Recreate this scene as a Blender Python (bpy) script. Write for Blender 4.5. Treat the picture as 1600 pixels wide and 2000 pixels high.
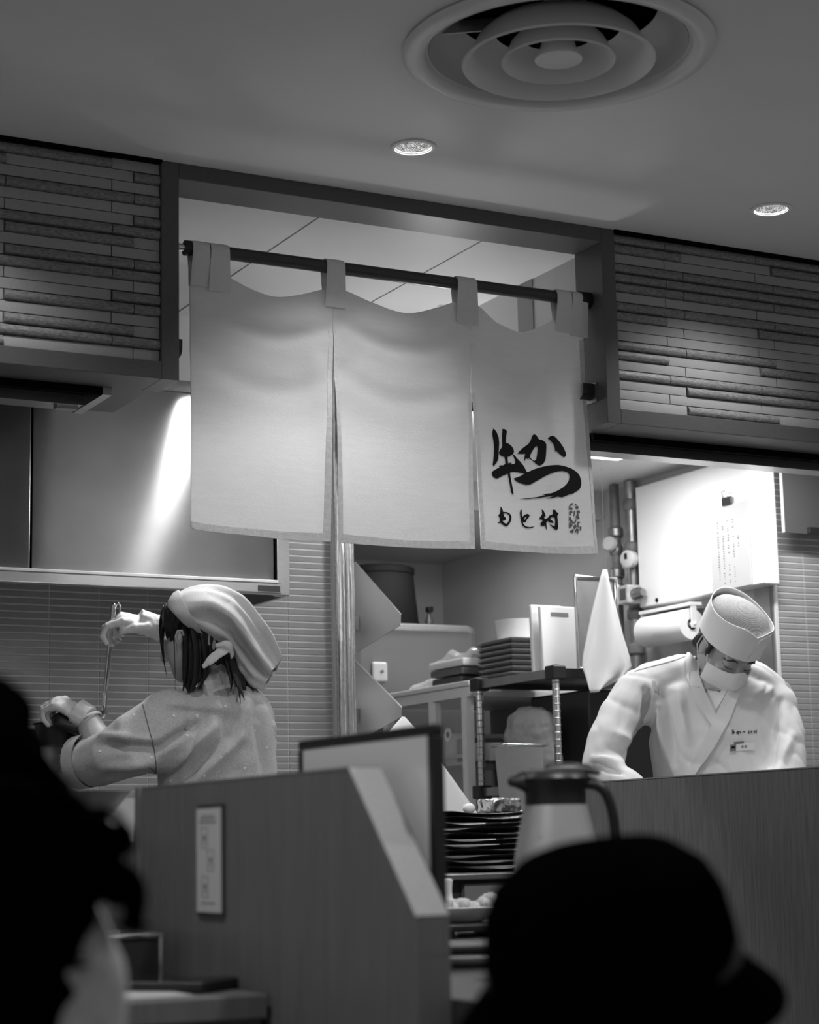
import bpy, bmesh, math, random
from math import sin, cos, pi, radians, sqrt, exp
from mathutils import Vector, Matrix, noise
from mathutils.geometry import tessellate_polygon
from mathutils.bvhtree import BVHTree

for o in list(bpy.data.objects):
    bpy.data.objects.remove(o, do_unlink=True)
random.seed(7)
scene = bpy.context.scene
COL = scene.collection

# ------------------------------------------------------------------ camera
# room axes: X along the bulkhead wall, Y into the kitchen, Z up (metres)
FPX = 3806.9
EYE = Vector((0, 0, 1.15))
AX = Vector((0.88242594, 0.06029911, 0.46657098))
AY = Vector((-0.46997899, 0.15742015, 0.86852671))
AZ = Vector((-0.02107629, -0.98568906, 0.16725093))
RM = Matrix((AX, AY, AZ))
cd = bpy.data.cameras.new('camera')
cam = bpy.data.objects.new('camera', cd)
COL.objects.link(cam)
cr, cu, cf = RM @ Vector((1, 0, 0)), RM @ Vector((0, -1, 0)), RM @ Vector((0, 0, 1))
mw = Matrix((cr, cu, -cf)).transposed().to_4x4()
mw.translation = EYE
cam.matrix_world = mw
cd.sensor_fit = 'HORIZONTAL'
cd.sensor_width = 36
cd.lens = FPX * 36 / 1600
cd.clip_start = 0.05
cd.dof.use_dof = True
cd.dof.focus_distance = 4.75
cd.dof.aperture_fstop = 6.0
scene.camera = cam

# ------------------------------------------------------------------ world, exposure, lamps
w = bpy.data.worlds.new('world')
scene.world = w
w.use_nodes = True
w.node_tree.nodes['Background'].inputs[0].default_value = (1, 1, 1, 1)
w.node_tree.nodes['Background'].inputs[1].default_value = 0.16
vs = scene.view_settings
vs.view_transform = 'Standard'
vs.look = 'None'
vs.gamma = 1
vs.use_curve_mapping = False
vs.exposure = 0.3


def lamp(name, kind, loc, watts, size=0.1, rot=(0, 0, 0), spot=None, blend=0.6, size_y=None):
    d = bpy.data.lights.new(name, kind)
    d.energy = watts
    if kind == 'AREA':
        d.size = size
        if size_y:
            d.shape = 'RECTANGLE'
            d.size_y = size_y
    elif kind == 'SPOT':
        d.shadow_soft_size = size
        d.spot_size = radians(spot)
        d.spot_blend = blend
    else:
        d.shadow_soft_size = size
    o = bpy.data.objects.new(name, d)
    COL.objects.link(o)
    o.location = loc
    o.rotation_euler = rot
    return o


ZC = 2.692          # dining room ceiling
DOWNS = [(2.003, 3.674), (3.024, 3.686), (0.98, 3.68), (4.05, 3.69)]
for i, (x, y) in enumerate(DOWNS):
    lamp('downlight_lamp', 'SPOT', (x, y, ZC + 0.0), 16, 0.03, spot=114, blend=0.8)
for x in (.1, 1.35, 2.6):
    lamp('dining_fill', 'SPOT', (x, 1.75, ZC - .01), 50, 0.05, spot=156, blend=.5)  # unseen spots without fittings, added to light curtain and tiles from the front
# kitchen lamps; the back room one is an added fill without a fixture
SPOT = Vector((1.895, 4.475, 2.33))
GLOBE = Vector((2.642, 4.70, 2.205))
lamp('kitchen_light', 'SPOT', SPOT, 22, 0.04, spot=150, blend=.4)
lamp('kitchen_light', 'AREA', (3.42, 5.02, 2.335), 4.2, 0.16)
lamp('kitchen_light', 'AREA', (3.55, 4.43, 2.36), 8, 0.5, size_y=.1)
lamp('globe_light', 'POINT', GLOBE, 5.5, 0.045)
lamp('kitchen_light', 'AREA', (3.25, 6.15, 2.24), 2.6, 0.5, size_y=.1)  # added with no fixture, to brighten the back room


# ------------------------------------------------------------------ pixel helpers (measuring the place)
def ray(px, py):
    return RM @ Vector((px - 800, py - 1000, FPX))


def at(px, py, x=None, y=None, z=None):
    d = ray(px, py)
    t = y / d.y if y is not None else (x / d.x if x is not None else (z - EYE.z) / d.z)
    return EYE + d * t


def dp(px, py, vz):
    """point at camera distance vz"""
    return EYE + ray(px, py) * (vz / FPX)


# ------------------------------------------------------------------ materials
MATS = {}


def M(name, g, rough=0.5, metal=0.0, noise_s=None, noise_a=0.15, stretch=(1, 1, 1), bump=0.0, bump_s=None,
      spec=0.5, trans=0.0, aniso=0.0, coat=0.0, emit=None, sheen=0.0, sss=0.0):
    if name in MATS:
        return MATS[name]
    m = bpy.data.materials.new(name)
    m.use_nodes = True
    nt = m.node_tree
    b = nt.nodes['Principled BSDF']
    b.inputs['Base Color'].default_value = (g, g, g, 1)
    b.inputs['Roughness'].default_value = rough
    b.inputs['Metallic'].default_value = metal
    b.inputs['Specular IOR Level'].default_value = spec
    b.inputs['Anisotropic'].default_value = aniso
    b.inputs['Coat Weight'].default_value = coat
    b.inputs['Sheen Weight'].default_value = sheen
    if sss:
        b.inputs['Subsurface Weight'].default_value = sss
        b.inputs['Subsurface Radius'].default_value = (.01, .01, .01)
    if emit:
        b.inputs['Emission Color'].default_value = (1, 1, 1, 1)
        b.inputs['Emission Strength'].default_value = emit
    if noise_s or bump:
        tc = nt.nodes.new('ShaderNodeTexCoord')
        mp = nt.nodes.new('ShaderNodeMapping')
        mp.inputs['Scale'].default_value = stretch
        nt.links.new(tc.outputs['Object'], mp.inputs['Vector'])
    if noise_s:
        n = nt.nodes.new('ShaderNodeTexNoise')
        n.inputs['Scale'].default_value = noise_s
        n.inputs['Detail'].default_value = 5
        nt.links.new(mp.outputs[0], n.inputs['Vector'])
        r = nt.nodes.new('ShaderNodeMapRange')
        r.inputs['From Min'].default_value = .3
        r.inputs['From Max'].default_value = .7
        r.inputs['To Min'].default_value = g * (1 - noise_a)
        r.inputs['To Max'].default_value = g * (1 + noise_a)
        nt.links.new(n.outputs['Fac'], r.inputs['Value'])
        nt.links.new(r.outputs[0], b.inputs['Base Color'])
    if bump:
        n2 = nt.nodes.new('ShaderNodeTexNoise')
        n2.inputs['Scale'].default_value = bump_s or 80
        n2.inputs['Detail'].default_value = 3
        nt.links.new(mp.outputs[0], n2.inputs['Vector'])
        bp = nt.nodes.new('ShaderNodeBump')
        bp.inputs['Strength'].default_value = bump
        bp.inputs['Distance'].default_value = 0.002
        nt.links.new(n2.outputs['Fac'], bp.inputs['Height'])
        nt.links.new(bp.outputs[0], b.inputs['Normal'])
    if trans:
        t = nt.nodes.new('ShaderNodeBsdfTranslucent')
        t.inputs['Color'].default_value = (g, g, g, 1)
        mx = nt.nodes.new('ShaderNodeMixShader')
        mx.inputs[0].default_value = trans
        nt.links.new(b.outputs[0], mx.inputs[1])
        nt.links.new(t.outputs[0], mx.inputs[2])
        nt.links.new(mx.outputs[0], nt.nodes['Material Output'].inputs[0])
    MATS[name] = m
    return m


def glass(name, alpha=0.12, g=.9, rough=.08):
    m = bpy.data.materials.new(name)
    m.use_nodes = True
    nt = m.node_tree
    b = nt.nodes['Principled BSDF']
    b.inputs['Base Color'].default_value = (g, g, g, 1)
    b.inputs['Roughness'].default_value = rough
    t = nt.nodes.new('ShaderNodeBsdfTransparent')
    mx = nt.nodes.new('ShaderNodeMixShader')
    mx.inputs[0].default_value = alpha
    nt.links.new(t.outputs[0], mx.inputs[1])
    nt.links.new(b.outputs[0], mx.inputs[2])
    nt.links.new(mx.outputs[0], nt.nodes['Material Output'].inputs[0])
    return m


ceil_m = M('ceiling_paint', .76, .7, noise_s=3, noise_a=.03, bump=.06, bump_s=300)
kceil_m = M('kitchen_ceiling_board', .72, .5, noise_s=4, noise_a=.03)
kwall_m = M('kitchen_wall_panel', .5, .45, noise_s=3, noise_a=.05)
floor_m = M('floor_tile', .12, .5, noise_s=6)
wood_dark = M('dark_stained_oak', .085, .42, noise_s=30, noise_a=.22, stretch=(1.2, 40, 40), bump=.08, bump_s=30)
wood_darkv = M('dark_stained_oak_upright', .085, .42, noise_s=30, noise_a=.22, stretch=(40, 40, 1.2), bump=.08, bump_s=30)
wood_panel = M('walnut_panel', .115, .45, noise_s=26, noise_a=.3, stretch=(12, 12, .35), bump=.1, bump_s=30)
wood_div = M('oak_laminate', .155, .42, noise_s=22, noise_a=.16, stretch=(10, 10, .3))
wood_edge = M('oak_edge_band', .19, .4, noise_s=22, noise_a=.1, stretch=(10, 10, .3))
tile_flat = M('flat_border_tile', .34, .55, noise_s=350, noise_a=.12)
tile_round = M('ribbed_border_tile', .2, .5, noise_s=240, noise_a=.4, stretch=(.4, 1, 1), bump=.5, bump_s=160)
grout_dark = M('dark_grout', .03, .9)
white_grout = M('white_grout', .78, .7)
ktile_m = M('grey_glazed_tile', .4, .18, noise_s=9, noise_a=.12, coat=.3)
steel = M('brushed_steel', .6, .3, 1.0, noise_s=30, noise_a=.06, stretch=(1, 40, 40))
steel_hood = M('hood_steel', .25, .27, 1.0, noise_s=9, noise_a=.08, bump=.03, bump_s=6, aniso=.97)
tg = steel_hood.node_tree.nodes.new('ShaderNodeCombineXYZ')
tg.inputs[2].default_value = 1
steel_hood.node_tree.links.new(tg.outputs[0], steel_hood.node_tree.nodes['Principled BSDF'].inputs['Tangent'])
steel_dull = M('dull_steel', .42, .42, 1.0, noise_s=20, noise_a=.1)
chrome = M('chrome', .75, .12, 1.0)
black_pl = M('black_plastic', .012, .4)
black_soft = M('black_cloth', .0015, 1.0, spec=.0)
black_void = M('black_void', .004, .95, spec=.05)
white_paint = M('white_enamel', .85, .4)
white_pl = M('white_plastic', .8, .45)
paper = M('white_paper', .85, .8)
grey_paint = M('grey_enamel', .22, .4, noise_s=5, noise_a=.06)
cloth_m = M('noren_cotton', .86, .85, noise_s=60, noise_a=.03, stretch=(.25, 1, 1.6), bump=.25, bump_s=500, trans=.36, spec=.15)
tab_m = M('noren_tab_cotton', .84, .85, noise_s=60, noise_a=.03, bump=.25, bump_s=500, trans=.12, spec=.15)
hem_m = M('noren_hem_cotton', .82, .85, noise_s=90, noise_a=.08, bump=.6, bump_s=160, trans=.2, spec=.15)
ink = M('black_ink', .008, .8, spec=.2)
ink_grey = M('grey_ink', .12, .8, spec=.2)
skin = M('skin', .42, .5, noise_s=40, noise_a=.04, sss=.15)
hair_m = M('black_hair', .007, .55, noise_s=60, noise_a=.4, stretch=(6, 6, .5), bump=.6, bump_s=60)
robe_m = M('grey_crepe_robe', .46, .85, noise_s=220, noise_a=.12, bump=.35, bump_s=420, spec=.2)
scarf_m = M('pale_linen_scarf', .6, .85, noise_s=200, noise_a=.06, bump=.3, bump_s=450, spec=.2)
jacket_m = M('white_cotton_jacket', .72, .8, noise_s=8, noise_a=.02, bump=.15, bump_s=350, spec=.2)
glove_m = M('white_latex_glove', .78, .4, noise_s=30, noise_a=.04, bump=.2, bump_s=50)
hat_m = M('white_paper_hat', .9, .7)
mask_m = M('white_mask', .86, .8, bump=.2, bump_s=300)


# ------------------------------------------------------------------ mesh builder
ORG = {}


def origin(o):
    return ORG.get(o.name, Vector((0, 0, 0)))


class B:
    def __init__(s):
        s.v = []
        s.f = []

    def add(s, vs, fs):
        n = len(s.v)
        s.v += [Vector(v) for v in vs]
        s.f += [tuple(i + n for i in f) for f in fs]
        return s

    def box(s, a, b, m=None):
        x0, y0, z0 = [min(a[i], b[i]) for i in range(3)]
        x1, y1, z1 = [max(a[i], b[i]) for i in range(3)]
        vs = [Vector(p) for p in ((x0, y0, z0), (x1, y0, z0), (x1, y1, z0), (x0, y1, z0), (x0, y0, z1), (x1, y0, z1), (x1, y1, z1), (x0, y1, z1))]
        if m:
            vs = [m @ v for v in vs]
        return s.add(vs, [(0, 3, 2, 1), (4, 5, 6, 7), (0, 1, 5, 4), (1, 2, 6, 5), (2, 3, 7, 6), (3, 0, 4, 7)])

    def prism(s, poly, d):
        """poly: list of 3D points (planar), extruded by vector d"""
        n = len(poly)
        d = Vector(d)
        P = [Vector(p) for p in poly]
        tris = tessellate_polygon([P])
        vs = P + [p + d for p in P]
        fs = [tuple(t) for t in tris] + [(t[2] + n, t[1] + n, t[0] + n) for t in tris]
        fs += [(i, (i + 1) % n, (i + 1) % n + n, i + n) for i in range(n)]
        return s.add(vs, fs)

    def loft(s, rings, cap=True, closed=True):
        n = len(rings[0])
        vs = [p for r in rings for p in r]
        fs = []
        for i in range(len(rings) - 1):
            for j in range(n if closed else n - 1):
                k = (j + 1) % n
                fs.append((i * n + j, i * n + k, (i + 1) * n + k, (i + 1) * n + j))
        if cap and closed:
            fs.append(tuple(reversed(range(n))))
            fs.append(tuple((len(rings) - 1) * n + j for j in range(n)))
        return s.add(vs, fs)

    def lathe(s, prof, c=(0, 0, 0), n=32, axis=None, cap=False):
        """prof: (r,h) along axis (default Z) from c"""
        c = Vector(c)
        ax = Vector(axis).normalized() if axis else Vector((0, 0, 1))
        u = ax.orthogonal().normalized()
        if abs(ax.z) > .999:
            u = Vector((1, 0, 0))
        v = ax.cross(u)
        rings = [[c + ax * h + (u * cos(2 * pi * j / n) + v * sin(2 * pi * j / n)) * max(r, 1e-5) for j in range(n)] for r, h in prof]
        return s.loft(rings, cap=cap)

    def tube(s, pts, rad, n=10, flat=1.0, caps=True, fdir=None):
        """tube along points, radius per point; rounded ends"""
        P = [Vector(p) for p in pts]
        R = list(rad) if hasattr(rad, '__len__') else [rad] * len(P)
        T = []
        for i in range(len(P)):
            a = P[max(i - 1, 0)]
            b = P[min(i + 1, len(P) - 1)]
            T.append((b - a).normalized())
        u = Vector(fdir) if fdir is not None else T[0].orthogonal()
        u = (u - T[0] * u.dot(T[0])).normalized()
        rings = []
        for i in range(len(P)):
            u = (u - T[i] * u.dot(T[i])).normalized()
            v = T[i].cross(u)
            ring = lambda c, r: [c + (u * cos(2 * pi * j / n) + v * sin(2 * pi * j / n) * flat) * r for j in range(n)]
            if i == 0 and caps:
                for k in (85, 60, 30):
                    rings.append(ring(P[0] - T[0] * R[0] * sin(radians(k)) * min(1, flat + .2), R[0] * cos(radians(k))))
            rings.append(ring(P[i], R[i]))
            if i == len(P) - 1 and caps:
                for k in (30, 60, 85):
                    rings.append(ring(P[i] + T[i] * R[i] * sin(radians(k)) * min(1, flat + .2), R[i] * cos(radians(k))))
        return s.loft(rings)

    def ball(s, c, r, n=16, m=10, rot=None):
        c = Vector(c)
        r = Vector(r) if hasattr(r, '__len__') else Vector((r, r, r))
        rings = []
        for i in range(m + 1):
            t = -pi / 2 + pi * i / m
            t = max(min(t, pi / 2 - .03), -pi / 2 + .03)
            ring = []
            for j in range(n):
                p = Vector((cos(t) * cos(2 * pi * j / n) * r.x, cos(t) * sin(2 * pi * j / n) * r.y, sin(t) * r.z))
                ring.append(c + (rot @ p if rot else p))
            rings.append(ring)
        return s.loft(rings)

    def build(s, name, mat, parent=None, smooth=None, bevel=0, org=None):
        me = bpy.data.meshes.new(name)
        if org is None:
            if parent is not None:
                org = origin(parent)
            else:
                xs = [v.x for v in s.v]; ys = [v.y for v in s.v]; zs = [v.z for v in s.v]
                org = Vector(((min(xs) + max(xs)) / 2, (min(ys) + max(ys)) / 2, min(zs)))
        org = Vector(org)
        me.from_pydata([v - org for v in s.v], [], s.f)
        me.update()
        return link(name, me, mat, parent, org, smooth, bevel)


def link(name, me, mat, parent, org, smooth=None, bevel=0):
    bm = bmesh.new()
    bm.from_mesh(me)
    bmesh.ops.recalc_face_normals(bm, faces=bm.faces)
    bm.to_mesh(me)
    bm.free()
    if smooth is not None:
        me.polygons.foreach_set('use_smooth', [True] * len(me.polygons))
        if smooth < 180:
            me.set_sharp_from_angle(angle=radians(smooth))
    o = bpy.data.objects.new(name, me)
    COL.objects.link(o)
    if mat:
        me.materials.append(mat)
    ORG[o.name] = org
    if parent is not None:
        o.parent = parent
        o.location = org - origin(parent)
    else:
        o.location = org
    if bevel:
        md = o.modifiers.new('bevel', 'BEVEL')
        md.width = bevel
        md.segments = 2
        md.limit_method = 'ANGLE'
        md.angle_limit = radians(40)
    return o


def tag(o, label=None, cat=None, group=None, kind=None):
    if label:
        o['label'] = label
    if cat:
        o['category'] = cat
    if group:
        o['group'] = group
    if kind:
        o['kind'] = kind
    return o


def thing(name, loc, label, cat, group=None):
    o = bpy.data.objects.new(name, None)
    o.empty_display_size = .05
    COL.objects.link(o)
    o.location = loc
    ORG[o.name] = Vector(loc)
    return tag(o, label, cat, group)


def struct(o):
    o['kind'] = 'structure'
    return o


def bx(name, a, b, mat, parent=None, bevel=0):
    return B().box(a, b).build(name, mat, parent, bevel=bevel)


def fuse(b, voxel, it=4, fac=.5):
    """voxel-remesh the shapes in b into one continuous skin; returns (verts, faces)"""
    me = bpy.data.meshes.new('tmp')
    me.from_pydata(b.v, [], b.f)
    bm = bmesh.new(); bm.from_mesh(me)
    bmesh.ops.recalc_face_normals(bm, faces=bm.faces)
    bm.to_mesh(me); bm.free()
    o = bpy.data.objects.new('tmp', me)
    COL.objects.link(o)
    r = o.modifiers.new('r', 'REMESH')
    r.mode = 'VOXEL'
    r.voxel_size = voxel
    if it:
        s = o.modifiers.new('s', 'SMOOTH')
        s.iterations = it
        s.factor = fac
    dg = bpy.context.evaluated_depsgraph_get()
    m2 = bpy.data.meshes.new_from_object(o.evaluated_get(dg))
    vs = [v.co.copy() for v in m2.vertices]
    fs = [tuple(p.vertices) for p in m2.polygons]
    bpy.data.objects.remove(o)
    bpy.data.meshes.remove(me)
    bpy.data.meshes.remove(m2)
    out = B()
    out.v, out.f = vs, fs
    return out


def normals(b):
    N = [Vector() for _ in b.v]
    for f in b.f:
        n = (b.v[f[1]] - b.v[f[0]]).cross(b.v[f[2]] - b.v[f[0]])
        for i in f:
            N[i] += n
    return [n.normalized() if n.length else n for n in N]


def displace(b, fn):
    """fn(point, normal) -> distance"""
    N = normals(b)
    b.v = [v + n * fn(v, n) for v, n in zip(b.v, N)]
    return b


def px_of(p):
    q = p - EYE
    c = RM.transposed() @ q
    return 800 + c.x / c.z * FPX, 1000 + c.y / c.z * FPX, c.z


def bvh(b):
    return BVHTree.FromPolygons(b.v, b.f)


def cast(tree, px, py, off=0.003):
    """point of a surface seen at a pixel, lifted towards the viewer"""
    d = ray(px, py).normalized()
    h = tree.ray_cast(EYE, d)
    if h[0] is None:
        h = tree.find_nearest(dp(px, py, px_of(tree.find_nearest(EYE + d * 4)[0])[2]))
    n = h[1]
    if n.dot(d) > 0:
        n = -n
    return h[0] + n * off


def spline(pts, n):
    """Catmull-Rom through points (any dimension tuples)"""
    out = []
    m = len(pts)
    for i in range(n):
        t = i / (n - 1) * (m - 1)
        k = min(int(t), m - 2)
        u = t - k
        p0, p1, p2, p3 = pts[max(k - 1, 0)], pts[k], pts[k + 1], pts[min(k + 2, m - 1)]
        out.append(tuple(.5 * (2 * b + (c - a) * u + (2 * a - 5 * b + 4 * c - d) * u * u + (3 * b - a - 3 * c + d) * u ** 3) for a, b, c, d in zip(p0, p1, p2, p3)))
    return out


def ribbon(tree, path, n, width, off, thick, ends=None):
    """cloth band lying on a surface: path of (px,py), width in px (number or list)"""
    P = spline(path, n)
    b = B()
    rings = []
    for i, p in enumerate(P):
        a, c = P[max(i - 1, 0)], P[min(i + 1, n - 1)]
        t = Vector((c[0] - a[0], c[1] - a[1])).normalized()
        nx = Vector((-t.y, t.x))
        wd = width if not hasattr(width, '__len__') else spline([(q,) for q in width], n)[i][0]
        K = 4
        top = [cast(tree, p[0] + nx.x * wd * (k / K - .5), p[1] + nx.y * wd * (k / K - .5), off + thick) for k in range(K + 1)]
        bot = [cast(tree, p[0] + nx.x * wd * (k / K - .5), p[1] + nx.y * wd * (k / K - .5), off - .004) for k in range(K, -1, -1)]
        rings.append(top + bot)
    b.loft(rings)
    return b

# ================================================================== STRUCTURE
YB, ZB = 4.0, 2.182          # bulkhead face, bulkhead underside
HX0, HX1 = 1.523, 2.757      # outer edges of the curtain frame


def holed_plane(name, rect, z, holes, mat):
    x0, y0, x1, y1 = rect
    loops = [[Vector((x0, y0, z)), Vector((x1, y0, z)), Vector((x1, y1, z)), Vector((x0, y1, z))]]
    for hx, hy, hr in holes:
        loops.append([Vector((hx + hr * cos(2 * pi * k / 48), hy + hr * sin(2 * pi * k / 48), z)) for k in range(48)])
    vs = [p for l in loops for p in l]
    b = B()
    b.add(vs, [tuple(t) for t in tessellate_polygon(loops)])
    # walls of the holes, so the board has thickness
    n0 = 4
    for l in loops[1:]:
        n = len(l)
        b.add(l + [p + Vector((0, 0, .02)) for p in l], [(i, (i + 1) % n, n + (i + 1) % n, n + i) for i in range(n)])
    return struct(b.build(name, mat))


DIF = (2.003, 3.066)
holed_plane('ceiling', (-1.6, -1.2, 5.6, 4.03), ZC, [(DIF[0], DIF[1], .258)] + [(x, y, .041) for x, y in DOWNS], ceil_m)
struct(bx('floor', (-1.6, -1.2, -.02), (5.6, 7.1, 0), floor_m))

# bulkhead blocks, one on each side of the curtain opening
wl = struct(bx('wall_front_left', (-1.2, 4.012, 2.2), (1.54, 4.36, ZC), grout_dark))
wr = struct(bx('wall_front_right', (2.741, 4.012, 2.2), (5.3, 4.36, ZC), grout_dark))
struct(bx('trim_1', (HX0, 3.99, ZB), (1.565, 4.115, ZC), wood_darkv, bevel=.0015))
struct(bx('trim_2', (2.716, 3.99, ZB), (HX1, 4.115, ZC), wood_darkv, bevel=.0015))
struct(bx('trim_3', (1.565, 3.99, 2.655), (2.716, 4.115, ZC), wood_dark, bevel=.0015))
struct(bx('trim_4', (-1.2, 3.99, ZB), (HX0, 4.115, 2.222), wood_dark, bevel=.0015))
struct(bx('trim_5', (HX1, 3.99, ZB), (5.3, 4.115, 2.222), wood_dark, bevel=.0015))
struct(bx('shadow_strip_left', (-1.2, 3.985, ZC - .006), (HX0, 4.0, ZC), black_void))  # strip coloured black for the shade in the gap under the ceiling
struct(bx('shadow_strip_right', (HX1, 3.985, ZC - .006), (5.3, 4.0, ZC), black_void))  # same painted gap shade above the right panel
# lining of the opening behind the frame, and the darker post at its end
struct(bx('wall_opening_right', (2.7405, 4.115, 2.2), (2.7605, 4.362, 2.66), kwall_m))
struct(bx('trim_8', (2.737, 4.362, 2.2), (2.76, 4.44, 2.66), grey_paint))

# border tiles: F flat, R ribbed
LROWS = ['RF', 'RFR', 'FF', 'RRR', 'FF', 'FFR', 'RR', 'FRF', 'FF', 'FRR', 'RR', 'FFF', 'FR', 'FRR', 'FF', 'FRF', 'RR', 'RFF']
RROWS = ['RRR', 'RFR', 'FFF', 'RRR', 'RRR', 'RRR', 'FFF', 'RRR', 'RFR', 'FFF', 'FFF', 'RRF', 'RFR', 'FFF', 'RRR', 'FRR', 'FFF', 'FRF']
RH = (2.686 - 2.224) / 18


def border_tile(x0, x1, zt, kind, parent):
    g = .0012
    a, b_, z1, z0 = x0 + g, x1 - g, zt - g * .8, zt - RH + g * .8
    m = B()
    h = z1 - z0
    if kind == 'F':
        prof = [(4.014, z0), (4.0035, z0), (4.003, z0 + h * .1), (4.003, z1 - h * .1), (4.0035, z1), (4.014, z1)]
    else:
        prof = [(4.014, z0), (4.003, z0), (3.9975, z0 + h * .1), (3.9945, z0 + h * .32), (3.9945, z0 + h * .55), (3.998, z0 + h * .85), (4.0045, z1), (4.014, z1)]
    rings = [[Vector((x, y, z)) for y, z in prof] for x in (a, b_)]
    m.loft(rings)
    return m.build('tile', tile_flat if kind == 'F' else tile_round, parent, smooth=35)


def xat(px, py):
    return at(px, py, y=YB).x


TL = .2965
xA, xB = xat(218, 640), xat(261, 640)            # running joints of the left panel
for r, row in enumerate(LROWS):
    zt = 2.686 - r * RH
    if len(row) == 2:
        xs = [xA - TL * 2, xA - TL, xA, HX0]
        ks = ['F' if row[0] == 'R' else 'R', row[0], row[1]]
    else:
        xs = [xB - TL * 2, xB - TL, xB, HX0]
        ks = list(row)
    xs = [xs[0] - TL] + xs
    ks = [random.choice('FR')] + ks
    for i in range(len(ks)):
        border_tile(xs[i], xs[i + 1], zt, ks[i], wl)
rA, rB = xat(1303, 620), xat(1336, 620)
for r, row in enumerate(RROWS):
    zt = 2.686 - r * RH
    j = rA if r % 2 == 0 else rB
    if r >= 9:
        j = rA if r % 2 == 0 else rB
    xs = [HX1, j, j + TL, j + 2 * TL, j + 3 * TL, j + 4 * TL, j + 5 * TL]
    ks = list(row) + [random.choice('FR') for _ in range(3)]
    for i in range(len(ks)):
        border_tile(xs[i], xs[i + 1], zt, ks[i], wr)

# shutter channels under the bulkhead
for nm, x0, x1, lab in (('shutter_channel', -1.2, 1.43, 'black shutter channel under the left tiled bulkhead'),
                        ('shutter_channel', 2.757, 5.3, 'long black shutter channel under the right tiled bulkhead')):
    t = thing(nm, ((x0 + x1) / 2, 4.2, 2.16), lab, 'shutter channel')
    bx('slot', (x0, 4.117, 2.192), (x1, 4.36, 2.199), black_void, t)
    bx('front_rail', (x0, 4.117, 2.165), (x1, 4.128, 2.192), black_void, t)
    bx('rear_rail', (x0, 4.25, 2.168), (x1, 4.315, 2.192), steel, t)
    if x0 < 0:
        bx('end_plate', (x1, 4.117, 2.165), (x1 + .022, 4.33, 2.192), steel, t)
        bx('bracket', (x1 - .06, 4.262, 2.16), (x1 - .01, 4.29, 2.168), steel_dull, t)
struct(bx('trim_9', (1.454, 4.117, 2.183), (1.54, 4.36, 2.199), wood_dark))

# kitchen shell
def kceil(name, a, b_, mat=kceil_m):
    return struct(bx(name, a, b_, mat))


kc = kceil('ceiling_kitchen', (-1.2, 4.115, 2.66), (2.741, 5.7, 2.68))
for x in (1.98, 2.44, 1.5):
    bx('panel_joint', (x, 4.115, 2.6585), (x + .003, 5.7, 2.6602), grey_paint, kc)
kceil('ceiling_kitchen_low', (2.741, 4.36, 2.37), (5.3, 5.7, 2.39))
struct(bx('wall_riser_side', (2.741, 4.44, 2.37), (2.76, 5.7, 2.66), kwall_m))
struct(bx('wall_riser_back', (2.3, 5.7, 2.27), (5.3, 5.72, 2.68), kwall_m))
kceil('ceiling_back', (2.3, 5.72, 2.27), (5.3, 6.92, 2.29), kwall_m)
struct(bx('wall_back', (2.3, 6.9, 0), (5.3, 6.95, 2.3), kwall_m))
struct(bx('wall_left', (-1.24, 3.99, 0), (-1.2, 5.24, 2.69), kwall_m))
wt = struct(bx('wall_stove', (-1.2, 5.1, 0), (2.484, 5.24, 2.66), white_grout))
wk = struct(bx('wall_right', (3.862, 4.8, 0), (5.3, 6.9, 2.37), white_grout))
wks = struct(bx('wall_right_side', (3.852, 4.875, 0), (3.8615, 6.9, 2.37), kwall_m))
struct(bx('trim_10', (3.846, 4.797, 0), (3.862, 4.874, 2.37), steel_dull))
struct(bx('trim_11', (3.862, 4.79, 0), (3.872, 4.8, 2.37), white_paint))
struct(bx('trim_12', (2.474, 5.085, 0), (2.486, 5.1, 2.66), white_paint))

kt_me = {}
TR = .0193


def ktile(x0, x1, z, y, parent, right=False):
    key = round(x1 - x0, 4)
    org = Vector((x0, y, z))
    if key not in kt_me:
        b = B()
        g, j, w_, h = .002, .003, x1 - x0, TR
        f = [(g, -.002, j), (w_ - g, -.002, j), (w_ - g, -.002, h - j), (g, -.002, h - j)]
        e = .0009
        o_ = [(g - e, 0, j - e), (w_ - g + e, 0, j - e), (w_ - g + e, 0, h - j + e), (g - e, 0, h - j + e)]
        b.add(o_ + f, [(4, 5, 6, 7), (0, 1, 5, 4), (1, 2, 6, 5), (2, 3, 7, 6), (3, 0, 4, 7)])
        me = bpy.data.meshes.new('tile')
        me.from_pydata(b.v, [], b.f)
        me.materials.append(ktile_m)
        kt_me[key] = me
    o = bpy.data.objects.new('tile', kt_me[key])
    COL.objects.link(o)
    o.parent = parent
    o.location = org - origin(parent)


for c in range(8):
    x0 = 1.338 + .142 * c
    for r in range(32):
        ktile(x0, x0 + .142, 1.285 + r * TR, 5.1, wt)
    if c >= 6:
        for r in range(32, 46):
            ktile(x0, x0 + .142, 1.285 + r * TR, 5.1, wt)
for c in range(3):
    x0 = 3.8735 if c == 0 else 3.988 + .142 * (c - 1)
    x1 = 3.988 + .142 * c
    for r in range(55):
        ktile(x0, x1, 1.3 + r * TR, 4.8, wk)

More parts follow.
